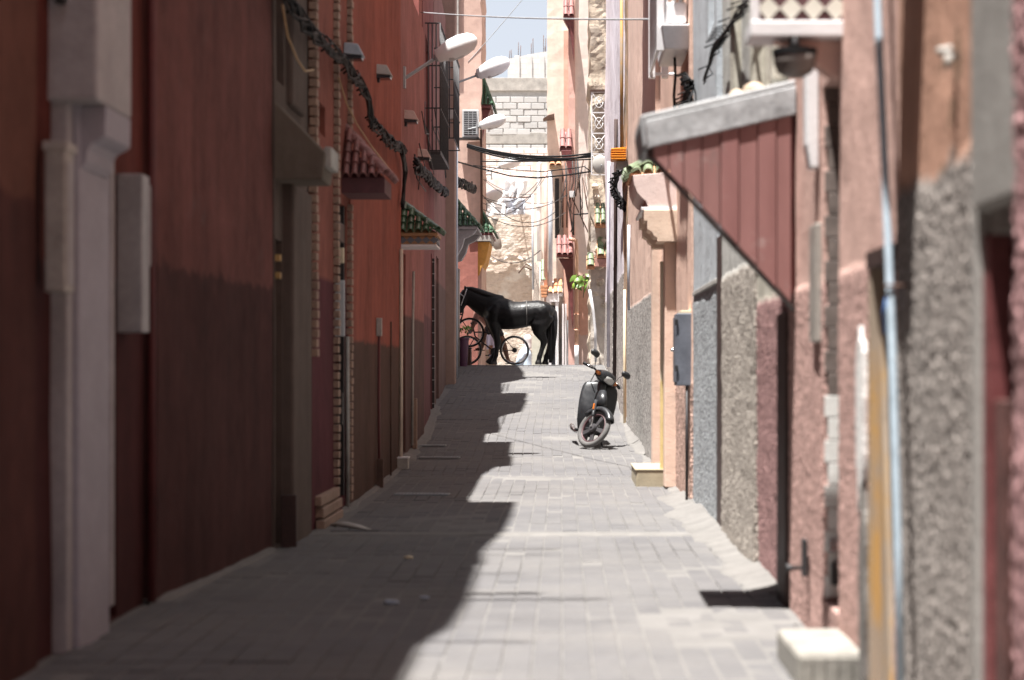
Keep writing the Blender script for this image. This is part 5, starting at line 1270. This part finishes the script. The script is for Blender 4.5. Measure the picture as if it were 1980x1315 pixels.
fk = None
for s_ in (-1, 1):
    o = xf(MB().tube([up(-.0, s_ * .062), up(.14, s_ * .062), up(.15, s_ * .062)], .013, 10), STE).build('fork_leg', M_chrome, mo, smooth=True)
    xf(MB().tube([up(.13, s_ * .062), up(.16, s_ * .062), up(.36, s_ * .058)], [.019, .022, .024], 10), STE).build('fork_cover', M_bk, mo, smooth=True)
# mudguard
rings = []
for i in range(15):
    a = R(35 + 115 * i / 14)      # from the front of the wheel over the top
    rad = WR + .022
    ring = []
    for (x, dr) in ((-.052, -.05), (-.050, -.01), (-.035, .012), (0, .02), (.035, .012), (.050, -.01), (.052, -.05), (.045, -.048), (.043, -.012), (.03, .004), (0, .012), (-.03, .004), (-.043, -.012), (-.045, -.048)):
        ring.append((x, -(rad + dr) * math.cos(a), (rad + dr) * math.sin(a) + WR))
    rings.append(ring)
xf(MB().rings(rings), STE).build('mudguard', M_bk, mo, smooth=True)
xf(MB().loft([(*up(.30, 0, .04), .05, .085), (*up(.40, 0, .03), .055, .08), (*up(.50, 0, .02), .045, .06)], 12), STE @ Matrix.Identity(4)).build('fork_shroud', M_bk, mo, smooth=True)
xf(MB().box(-.012, .012, -.006, .006, -.04, .04), STE @ Matrix.Translation(up(.26, -.085, .01)) @ Matrix.Rotation(-rake, 4, 'X')).build('reflector', M_amber, mo, bevel=.004)
# handlebar, cowl and lamp
hb = up(.70)
bar = xf(MB().tube([hb + Vector((-.33, .05, .02)), hb + Vector((-.2, .0, .03)), hb + Vector((0, -.02, .0)), hb + Vector((.2, .0, .03)), hb + Vector((.33, .05, .02))], .012, 10), STE).build('handlebar', M_dgrey, mo, smooth=True)
for s_ in (-1, 1):
    xf(MB().tube([hb + Vector((s_ * .22, .005, .03)), hb + Vector((s_ * .35, .055, .02))], .019, 10), STE).build('grip', M_black, bar, smooth=True)
    xf(MB().tube([hb + Vector((s_ * .19, -.01, .035)), hb + Vector((s_ * .24, -.05, .03)), hb + Vector((s_ * .33, -.01, .02))], .006, 6), STE).build('brake_lever', M_chrome, bar, smooth=True)
    xf(MB().tube([hb + Vector((s_ * .20, .0, .04)), hb + Vector((s_ * .23, .01, .12)), hb + Vector((s_ * .27, .0, .175))], .005, 6), STE).build('mirror_stem', M_dgrey, bar, smooth=True)
    mc = hb + Vector((s_ * .30, -.005, .19))
    xf(MB().loft([(mc.x - .075, mc.y, mc.z, .012, .012), (mc.x - .06, mc.y, mc.z, .034, .022), (mc.x, mc.y - .01, mc.z, .042, .032), (mc.x + .05, mc.y, mc.z, .036, .022), (mc.x + .068, mc.y, mc.z, .01, .01)], 14), STE).build('mirror', M_bk, bar, smooth=True)
cow = xf(MB().loft([(-.155, hb.y - .01, hb.z + .01, .03, .035), (-.12, hb.y - .02, hb.z + .01, .05, .065), (-.07, hb.y - .03, hb.z + .01, .075, .095), (0, hb.y - .035, hb.z + .01, .088, .11), (.07, hb.y - .03, hb.z + .01, .075, .095), (.12, hb.y - .02, hb.z + .01, .05, .065), (.155, hb.y - .01, hb.z + .01, .03, .035)], 18, 2.4), STE).build('headlamp_cowl', M_bkp, mo, smooth=True)
xf(MB().loft([(-.088, hb.y - .085, hb.z - .005, .02, .02), (-.06, hb.y - .095, hb.z - .005, .045, .035), (0, hb.y - .105, hb.z - .005, .052, .045), (.06, hb.y - .095, hb.z - .005, .045, .035), (.088, hb.y - .085, hb.z - .005, .02, .02)], 16, 2.6), STE).build('headlamp', M_lens, cow, smooth=True)
for s_ in (-1, 1): xf(MB().loft([(s_ * .12, hb.y - .055, hb.z + .005, .02, .022), (s_ * .15, hb.y - .055, hb.z + .005, .026, .026), (s_ * .185, hb.y - .045, hb.z + .01, .02, .02), (s_ * .198, hb.y - .04, hb.z + .01, .008, .008)], 12, 2.5), STE).build('turn_signal', M_amber, cow, smooth=True)
# leg shield and body (not steered)
def plate(prof, bow, thick, m, name, y0):
    """prof: (z, half width); bowed plate facing the camera"""
    mb = MB(); nx = 15; fr, bk = [], []
    for z, hw in prof:
        for i in range(nx):
            t_ = -1 + 2 * i / (nx - 1); x = hw * t_
            y = y0(z) + bow * t_ * t_
            fr.append((x, y, z)); bk.append((x * .97, y + thick, z))
    n = len(fr); mb.v = fr + bk; m_ = len(prof)
    I = lambda j, i: j * nx + i
    for j in range(m_ - 1):
        for i in range(nx - 1):
            mb.f += [(I(j, i), I(j, i + 1), I(j + 1, i + 1), I(j + 1, i)), (n + I(j, i), n + I(j + 1, i), n + I(j + 1, i + 1), n + I(j, i + 1))]
        for i in (0, nx - 1): mb.f.append((I(j, i), I(j + 1, i), n + I(j + 1, i), n + I(j, i)))
    for j in (0, m_ - 1):
        for i in range(nx - 1): mb.f.append((I(j, i), I(j, i + 1), n + I(j, i + 1), n + I(j, i)))
    return mb.build(name, m, mo, smooth=True)
ysh = lambda z: .20 + (z - .3) * .30 + max(0, .42 - z) * .45
sh = plate([(.18, .14), (.22, .175), (.32, .205), (.42, .22), (.55, .23), (.66, .23), (.74, .22), (.785, .20), (.81, .165), (.82, .11)], .05, .022, M_bk, 'leg_shield', ysh)
MB().loft([(0, ysh(.84) - .01, .85, .04, .05), (0, ysh(.80) - .045, .80, .055, .06), (0, ysh(.65) - .04, .65, .055, .055), (0, ysh(.5) - .03, .5, .06, .045), (0, ysh(.45) - .02, .45, .03, .02)], 14).build('steering_column', plain('grey_black_plastic', (.05, .052, .056), .35, var=.2), mo, smooth=True)
MB().box(-.13, .13, .24, .62, .20, .25).build('footboard', M_bk, mo, bevel=.012)
MB().loft([(0, .55, .40, .15, .10), (0, .70, .48, .16, .13), (0, .95, .52, .15, .15), (0, 1.25, .54, .11, .13), (0, 1.42, .56, .05, .06)], 16).build('rear_body', M_bkp, mo, smooth=True)
MB().loft([(0, .62, .68, .045, .10), (0, .75, .72, .05, .13), (0, 1.0, .73, .05, .14), (0, 1.25, .75, .045, .12), (0, 1.36, .75, .02, .06)], 14).build('seat', M_black, mo, smooth=True)
rt = xf(torus(WR - .036, .036, 40, 10, 1.), Matrix.Translation((0, 1.15, WR))).build('rear_tyre', M_tyre, mo, smooth=True)
xf(MB().lathe([(.01, -.06), (WR - .07, -.02), (WR - .07, .02), (.01, .06)], (0, 0, 0), 'x', 24), Matrix.Translation((0, 1.15, WR))).build('rim', M_rim, rt, smooth=False)
MB().loft([(.02, .55, .24, .08, .10), (.02, .75, .25, .09, .11), (.02, 1.0, .25, .07, .09), (.04, 1.15, .25, .05, .06)], 12).build('engine', M_dgrey, mo, smooth=True)
T('exhaust', mo, M_chrome, [(-.10, .5, .20), (-.16, .6, .17), (-.17, 1.0, .2), (-.17, 1.3, .24)], [.015, .018, .035, .03], 10)
for s_ in (-1, 1):
    T('foot_peg', mo, M_black, [(s_ * .10, .50, .20), (s_ * .19, .48, .20)], .016, 8)
T('side_stand', mo, M_dgrey, [(.10, .42, .20), (.16, .38, .10), (.245, .34, -.045)], .012, 8)
T('side_stand', mo, M_dgrey, [(.235, .36, -.045), (.265, .31, -.052)], .016, 8)
T('cable', mo, M_black, [(-.12, .2, .92), (-.16, .12, .80), (-.08, .12, .68)], .006, 6)
mo.location = (XP(1140, 25.0), 25.0, ground(25.0) + .012)
mo.rotation_euler = Euler((-.02, R(13), R(4)), 'XYZ')

# --- bicycles (built at the origin with the front wheel at -x)
def bicycle(label, loc, rot, m_frame, m_ty):
    t = thing('bicycle', label, 'bicycle', (0, 0, 0)); r0 = .325; wb = .52
    Rz = Matrix.Rotation(math.pi / 2, 4, 'Z')
    for s_ in (-1, 1):
        ty = xf(torus(r0 - .022, .022, 40, 8), Matrix.Translation((s_ * wb, 0, r0)) @ Rz).build('tyre', m_ty, t, smooth=True)
        xf(torus(r0 - .045, .009, 40, 6), Matrix.Translation((s_ * wb, 0, r0)) @ Rz).build('rim', M_chrome, ty, smooth=True)
        sp_ = MB()
        for k in range(18):
            a = 2 * math.pi * k / 18; sp_.tube([(s_ * wb, .02 * (-1) ** k, r0), (s_ * wb + (r0 - .05) * math.cos(a), 0, r0 + (r0 - .05) * math.sin(a))], .0016, 4)
        sp_.build('spokes', M_grey, ty)
        MB().lathe([(.012, -.04), (.022, -.03), (.022, .03), (.012, .04)], (s_ * wb, 0, r0), 'y', 10).build('hub', M_grey, ty)
    bb, st, hd, ht = (.08, 0, .29), (.22, 0, .80), (-.34, 0, .62), (-.38, 0, .78)
    fr = MB()
    for a, b_ in ((bb, st), (bb, hd), ((.2, 0, .72), (-.36, 0, .72)), (hd, ht)): fr.tube([a, b_], .017, 8)
    for s_ in (-1, 1):
        fr.tube([bb, (wb, s_ * .05, r0)], .009, 6); fr.tube([(.2, 0, .72), (wb, s_ * .05, r0)], .008, 6); fr.tube([hd, (-wb, s_ * .045, r0)], .010, 6)
    fr.build('frame', m_frame, t, smooth=True)
    MB().loft([(.10, 0, .83, .012, .03), (.18, 0, .84, .025, .05), (.28, 0, .845, .03, .10), (.33, 0, .84, .015, .07)], 10).build('saddle', M_black, t, smooth=True)
    T('seat_post', t, M_chrome, [(.21, 0, .76), (.23, 0, .84)], .013)
    T('handlebar', t, M_dgrey, [(-.38, -.28, .92), (-.44, -.14, .92), (-.40, 0, .88), (-.44, .14, .92), (-.38, .28, .92)], .012)
    T('stem', t, M_chrome, [ht, (-.40, 0, .88)], .013)
    cs = MB().lathe([(.01, -.055), (.09, -.05), (.09, -.045), (.01, -.04)], bb, 'y', 20).build('chainring', M_dgrey, t)
    T('crank', t, M_dgrey, [(bb[0], -.07, bb[2]), (bb[0] - .15, -.07, bb[2] - .08)], .010); T('crank', t, M_dgrey, [(bb[0], .07, bb[2]), (bb[0] + .15, .07, bb[2] + .08)], .010)
    B('pedal', t, M_black, bb[0] - .20, bb[0] - .11, -.16, -.07, bb[2] - .09, bb[2] - .07); B('pedal', t, M_black, bb[0] + .11, bb[0] + .20, .07, .16, bb[2] + .07, bb[2] + .09)
    MB().lathe([(.01, -.03), (.055, -.025), (.045, .0), (.01, .01)], (wb, -.03, r0), 'y', 14).build('cassette', M_dgrey, t)
    t.location = loc; t.rotation_euler = rot
    return t
M_btyre = plain('bike_tyre', (.06, .055, .055), .8, var=.3)
bd = 45.35
bicycle('dusty bicycle standing behind the front legs of the black horse', (XP(949, bd), bd, ground(bd) + .014), (0, 0, .04), plain('dull_brown_frame', (.05, .03, .028), .4, .2), M_btyre)
led = thing('stone_ledge', 'dark stone ledge beside the purple plant pot', 'ledge', (XP(880, 45.2), 45.2, 1.2))
B('block', led, M_rust, XP(835, 45.2), XP(911, 45.2), 45.0, 45.5, ground(45.2) - .1, ZP(675, 45.2), .02)
B('cap_stone', led, M_dgrey, XP(834, 45.2), XP(912, 45.2), 44.98, 45.52, ZP(675, 45.2), ZP(672, 45.2), .01)
bicycle('black bicycle standing up on the dark stone ledge', (XP(862, 45.2), 45.2, ZP(671.5, 45.2)), (0, 0, math.pi + .05), M_dgrey, M_black)

def mesh_limb(name, m, parent, d, chains, vox=.02, sm=6):
    mb = MB()
    for c in chains: limb(mb, d, c, 12)
    return voxel(mb.build(name, m, parent, smooth=True), vox, sm)
M_skin = plain('brown_skin', (.27, .13, .085), .6, var=.12)
# rider half hidden behind the horse, one foot down
pd = 45.55
t = thing('person', 'cyclist with bare lower legs and reddish shirt behind the horse', 'person', P(970, 705, pd))
def foot_hand(d, x, y, dirx, z0=0, k=5):
    return [[(x - dirx * 1.5, y, 3.4, .04, z0), (x + dirx * 3, y + .8, 3.0, .045, z0), (x + dirx * 9, y + 1.8, 2.4, .045, z0), (x + dirx * 13, y + 2.2, 1.4, .03, z0)]]
bodyc = [[(956, 634, 13, .16), (950, 622, 14, .17), (936, 606, 15, .18), (926, 597, 12, .16), (920, 592, 6, .07)],
         [(920, 594, 5, .055), (915, 588, 5, .055)], [(917, 590, 6, .06), (912, 584, 10, .085), (908, 577, 10, .085), (906, 570, 5, .05)],
         [(954, 634, 9, .09, -.08), (946, 638, 8, .075, -.1), (937, 643, 6.3, .06, -.1), (935, 655, 5.4, .05, -.1), (933, 668, 3.8, .035, -.1), (932, 672, 3.8, .035, -.1)],
         [(957, 634, 9, .09, .1), (966, 646, 7.8, .075, .1), (971, 659, 6.2, .06, .1), (976, 675, 5.8, .05, .1), (981, 692, 3.8, .036, .1), (983, 698, 3.8, .036, .1)],
         [(926, 600, 6, .06, -.17), (920, 618, 5, .05, -.2), (913, 636, 4, .042, -.2)], [(926, 600, 6, .06, .17), (918, 618, 5, .05, .2), (911, 636, 4, .042, .2)]]
bodyc += foot_hand(pd, 932, 673, -1, -.1) + foot_hand(pd, 982, 699, 1, .1)
for eo in (-.2, .2):
    bodyc.append([(913, 636, 3.6, .04, eo), (910, 640, 3.8, .035, eo), (907, 644, 3, .03, eo)])
    for k in range(4): bodyc.append([(908 - k * .3, 643, 1.1, .011, eo - .03 + k * .02), (904, 645 + k * .2, 1., .010, eo - .032 + k * .021), (903, 648 + k * .2, .9, .009, eo - .03 + k * .02)])
    bodyc.append([(911, 642, 1.2, .012, eo + .035), (907, 646, 1., .010, eo + .05)])
mesh_limb('body', M_skin, t, pd, bodyc, .014, 4)
mesh_limb('shirt', plain('faded_red_shirt', (.34, .17, .14), .9, var=.3, sc=3), t, pd, [[(957, 633, 14.5, .175), (950, 621, 15.5, .185), (936, 605, 16.5, .195), (925, 597, 13, .17), (921, 593, 7, .08)], [(926, 599, 8, .075, -.17), (920, 618, 6.6, .065, -.2), (917, 626, 6.2, .06, -.2)], [(926, 599, 8, .075, .17), (918, 618, 6.6, .065, .2), (915, 626, 6.2, .06, .2)]], .016)
mesh_limb('shorts', plain('dark_shorts', (.05, .045, .05), .9), t, pd, [[(957, 638, 14, .17), (954, 626, 14.5, .18)], [(954, 634, 10.5, .105, -.08), (946, 638, 9.5, .09, -.1), (940, 641, 8.6, .08, -.1)], [(957, 634, 10.5, .105, .1), (964, 644, 9.2, .09, .1), (968, 651, 8.4, .08, .1)]], .016)
mesh_limb('hair', plain('dark_hair', (.02, .015, .012), .6), t, pd, [[(919, 588, 4, .05), (914, 580, 10.5, .09), (908, 572.5, 10, .09), (906, 568, 6, .06)]], .012)
for (fx, fy, dx, eo) in ((932, 673, -1, -.1), (982, 699, 1, .1)):
    q = P(fx + dx * 5, fy + 4.2, pd); B('sandal', t, M_dwood, q.x - .12, q.x + .12, pd + eo - .05, pd + eo + .05, q.z - .012, q.z + .008, .005)
# standing person in lavender, seen beyond the crest
pd = 51.5
t = thing('person', 'standing person in pale lavender jacket and white cap beyond the horse', 'person', P(945, 728, pd))
fy_ = 718 - (ground(pd) - CH) * F / pd
bodyc = [[(947, 676, 12, .15), (948, 664, 13, .16), (946, 645, 14, .17), (942, 630, 14, .18), (938, 622, 7, .08)], [(938, 624, 5, .05), (935, 617, 5, .05)], [(936, 619, 5.5, .055), (934.5, 612, 7.6, .08), (934, 604, 7.2, .08), (934.5, 598.5, 3, .04)],
         [(929, 612, 1.6, .016), (926.6, 613.5, 1.2, .012)],
         [(944, 676, 8, .085, -.09), (943, 700, 6.4, .065, -.09), (943, fy_ - 6, 4, .042, -.09), (943, fy_ - 2, 4, .045, -.09)], [(951, 676, 8, .085, .09), (952, 700, 6.4, .065, .09), (953, fy_ - 6, 4, .042, .09), (953, fy_ - 2, 4, .045, .09)],
         [(943, fy_ - 3, 3.4, .045, -.09), (937, fy_ - 2.2, 3, .045, -.09), (930, fy_ - 1.4, 1.6, .03, -.09)], [(953, fy_ - 3, 3.4, .045, .09), (947, fy_ - 2.2, 3, .045, .09), (940, fy_ - 1.4, 1.6, .03, .09)]]
for eo, ex in ((-.2, 950), (.2, 938)):
    bodyc += [[(941, 630, 5.5, .06, eo), (ex + 2, 650, 4.8, .05, eo * 1.2), (ex, 668, 3.8, .04, eo * 1.1), (ex - 1, 674, 3.8, .03, eo * 1.1), (ex - 1.5, 679, 3, .03, eo * 1.1)]]
    for k in range(4): bodyc.append([(ex - 3 + k * 1.6, 678, 1., .011, eo * 1.1), (ex - 3.4 + k * 1.7, 683 + (k in (1, 2)), .9, .010, eo * 1.1), (ex - 3.0 + k * 1.5, 686 + (k in (1, 2)), .8, .009, eo * 1.1)])
    bodyc.append([(ex + 2.5, 675, 1.1, .012, eo * 1.05), (ex + 4.2, 680, .9, .01, eo)])
mesh_limb('body', M_skin, t, pd, bodyc, .014, 3)
mesh_limb('jacket', plain('lavender_jacket', (.42, .42, .56), .85, var=.15, sc=4), t, pd, [[(947, 690, 15.5, .19), (948, 676, 14.5, .18), (948, 664, 14.8, .18), (946, 645, 16, .19), (942, 630, 16, .20), (938.5, 622.5, 8.5, .10)]] + [[(941, 629, 7.5, .08, eo), (ex + 2, 650, 6.4, .066, eo * 1.2), (ex, 668, 5.4, .056, eo * 1.1)] for eo, ex in ((-.2, 950), (.2, 938))], .018)
mesh_limb('trousers', plain('beige_trousers', (.50, .42, .33), .9), t, pd, [[(944, 676, 9.5, .10, -.09), (943, 700, 8, .08, -.09), (943, fy_ - 4, 6.4, .065, -.09)], [(951, 676, 9.5, .10, .09), (952, 700, 8, .08, .09), (953, fy_ - 4, 6.4, .065, .09)], [(948, 680, 12.5, .16), (947, 668, 12.5, .16)]], .018)
mesh_limb('cap', plain('white_cap', (.74, .73, .72), .8), t, pd, [[(934.5, 607, 8.3, .088), (934.5, 601, 8.0, .086), (935, 597, 4.5, .05)]], .012)
# seated person in pale blue
pd = 52.5
t = thing('person', 'person in pale blue robe and white headscarf seated low behind the bicycle', 'person', P(1013, 715, pd))
fy_ = 718 - (ground(pd) - CH) * F / pd
mesh_limb('body', M_skin, t, pd, [[(1014, fy_ - 8, 12, .16), (1014, 695, 11, .15), (1017, 680, 10, .14), (1019, 671, 5, .06), (1019, 665, 4.5, .05)], [(1019, 667, 5, .055), (1018.5, 660, 7, .08), (1018.5, 653, 6.8, .08), (1018.5, 648, 3, .04)], [(1013, 661, 1.5, .015), (1011, 662, 1., .01)], [(1012, fy_ - 10, 7, .08, -.15), (1000, fy_ - 16, 6, .07, -.2), (1001, fy_ - 2, 4, .045, -.2), (995, fy_ - 1.5, 2.5, .04, -.2)]], .014, 3)
mesh_limb('robe', plain('pale_blue_cloth', (.50, .62, .74), .85, var=.12, sc=4), t, pd, [[(1012, fy_ - 1, 18, .26), (1012, fy_ - 10, 18, .26), (1013, 697, 15, .21), (1016, 682, 12.5, .18), (1018.5, 672, 7, .09)], [(1013, fy_ - 9, 10, .10, -.15), (1000, fy_ - 14, 8.5, .09, -.2), (1000, fy_ - 2, 7.5, .08, -.2)], [(1014, 681, 6.5, .07, -.15), (1006, 694, 5.6, .06, -.22), (1002, 702, 5, .055, -.2)]], .02, 10)
mesh_limb('headscarf', plain('white_scarf', (.72, .70, .70), .9), t, pd, [[(1021, 674, 7, .10), (1020.5, 664, 7.4, .09), (1020, 656, 8.6, .095), (1020, 650, 7.5, .085), (1020, 646.5, 3.5, .04)]], .014, 6)
# --- potted plant at the corner
t = thing('plant_pot', 'tall purple pot with a low green plant at the shaded corner', 'plant pot', P(896, 702, 44.1))
q = P(896, 0, 44.1); zb = ground(44.1) + .01
MB().lathe([(.01, .0), (.085, .0), (.10, .3), (.115, .56), (.13, .57), (.13, .61), (.115, .61), (.108, .55), (.01, .54)], (q.x, 44.1, zb), 'z', 24).build('pot', plain('purple_glaze', (.10, .035, .075), .45, var=.25), t, smooth=False)
rnd = random.Random(9)
leaves(t, 34, (888, 905), (628, 642), (44.0, 44.2), (.06, .12))
MB().lathe([(.105, 0), (.01, .02)], (q.x, 44.1, zb + .54), 'z', 16).build('soil', M_rust, t)

# ================================================================== SMALL THINGS ON THE PAVEMENT
def grate(label, xa, xb, y, d, ang=-.05):
    z = ground(d) + .016
    t = thing('drain_grate', label, 'grate', (XP((xa + xb) / 2, d), d, z))
    a, b_ = XP(xa, d), XP(xb, d); th = .16
    M = Matrix.Translation(((a + b_) / 2, d, z)) @ Matrix.Rotation(ang, 4, 'Z')
    L = b_ - a
    for s_ in (-1, 1): xf(MB().box(-L / 2, L / 2, s_ * th / 2 - .012, s_ * th / 2 + .012, .0, .016), M).build('grate_frame', M_grey, t, bevel=.003)
    n = int(L / .03)
    for k in range(n + 1): xf(MB().box(-L / 2 + k * L / n - .006, -L / 2 + k * L / n + .006, -th / 2, th / 2, .0, .013), M).build('grate_bar', M_grey, t)
grate('nearest iron drain grate in the shaded paving', 765, 868, 962, 18.2, -.1)
grate('middle iron drain grate in the shaded paving', 812, 888, 886, 23.4, -.08)
grate('farthest iron drain grate in the shaded paving', 797, 862, 862, 25.4, -.06)
def scrap(label, x, y, m, sz, seed):
    d = F / ((y - VY) / CH); q = P(x, y, d); rings = []
    for i in range(6):
        a = math.pi * (i + .5) / 6
        rings.append([q + Vector((0, 0, .02)) + Vector((sz * math.sin(a) * math.cos(p), sz * .7 * math.sin(a) * math.sin(p), sz * .28 * math.cos(a))) * (1 + .6 * noise.noise(Vector((a * 2.3, p * 1.7, seed)))) for p in np.linspace(0, 6.283, 10, endpoint=False)])
    tag(MB().rings(rings).build('paper_scrap', m, None), label, 'litter', 'litter on the shaded paving')
M_scr = plain('bluish_scrap', (.40, .46, .55), .6)
scrap('left of two pale blue scraps of litter in the shade', 757, 1172, M_scr, .035, 1.)
scrap('right of two pale blue scraps of litter in the shade', 822, 1163, M_scr, .025, 2.)
scrap('cream crumpled scrap lying in the middle of the shaded paving', 790, 1084, M_cream, .028, 3.)
tag(MB().loft([(XP(650, 14.9), 14.9, .02, .012, .05), (XP(665, 14.8), 14.8, .025, .02, .06), (XP(690, 14.6), 14.6, .022, .018, .05), (XP(712, 14.45), 14.45, .016, .006, .03)], 10).build('plastic_pipe', M_dirtw, None, smooth=True), 'pale broken pipe piece lying at the brick-edged doorway', 'pipe')
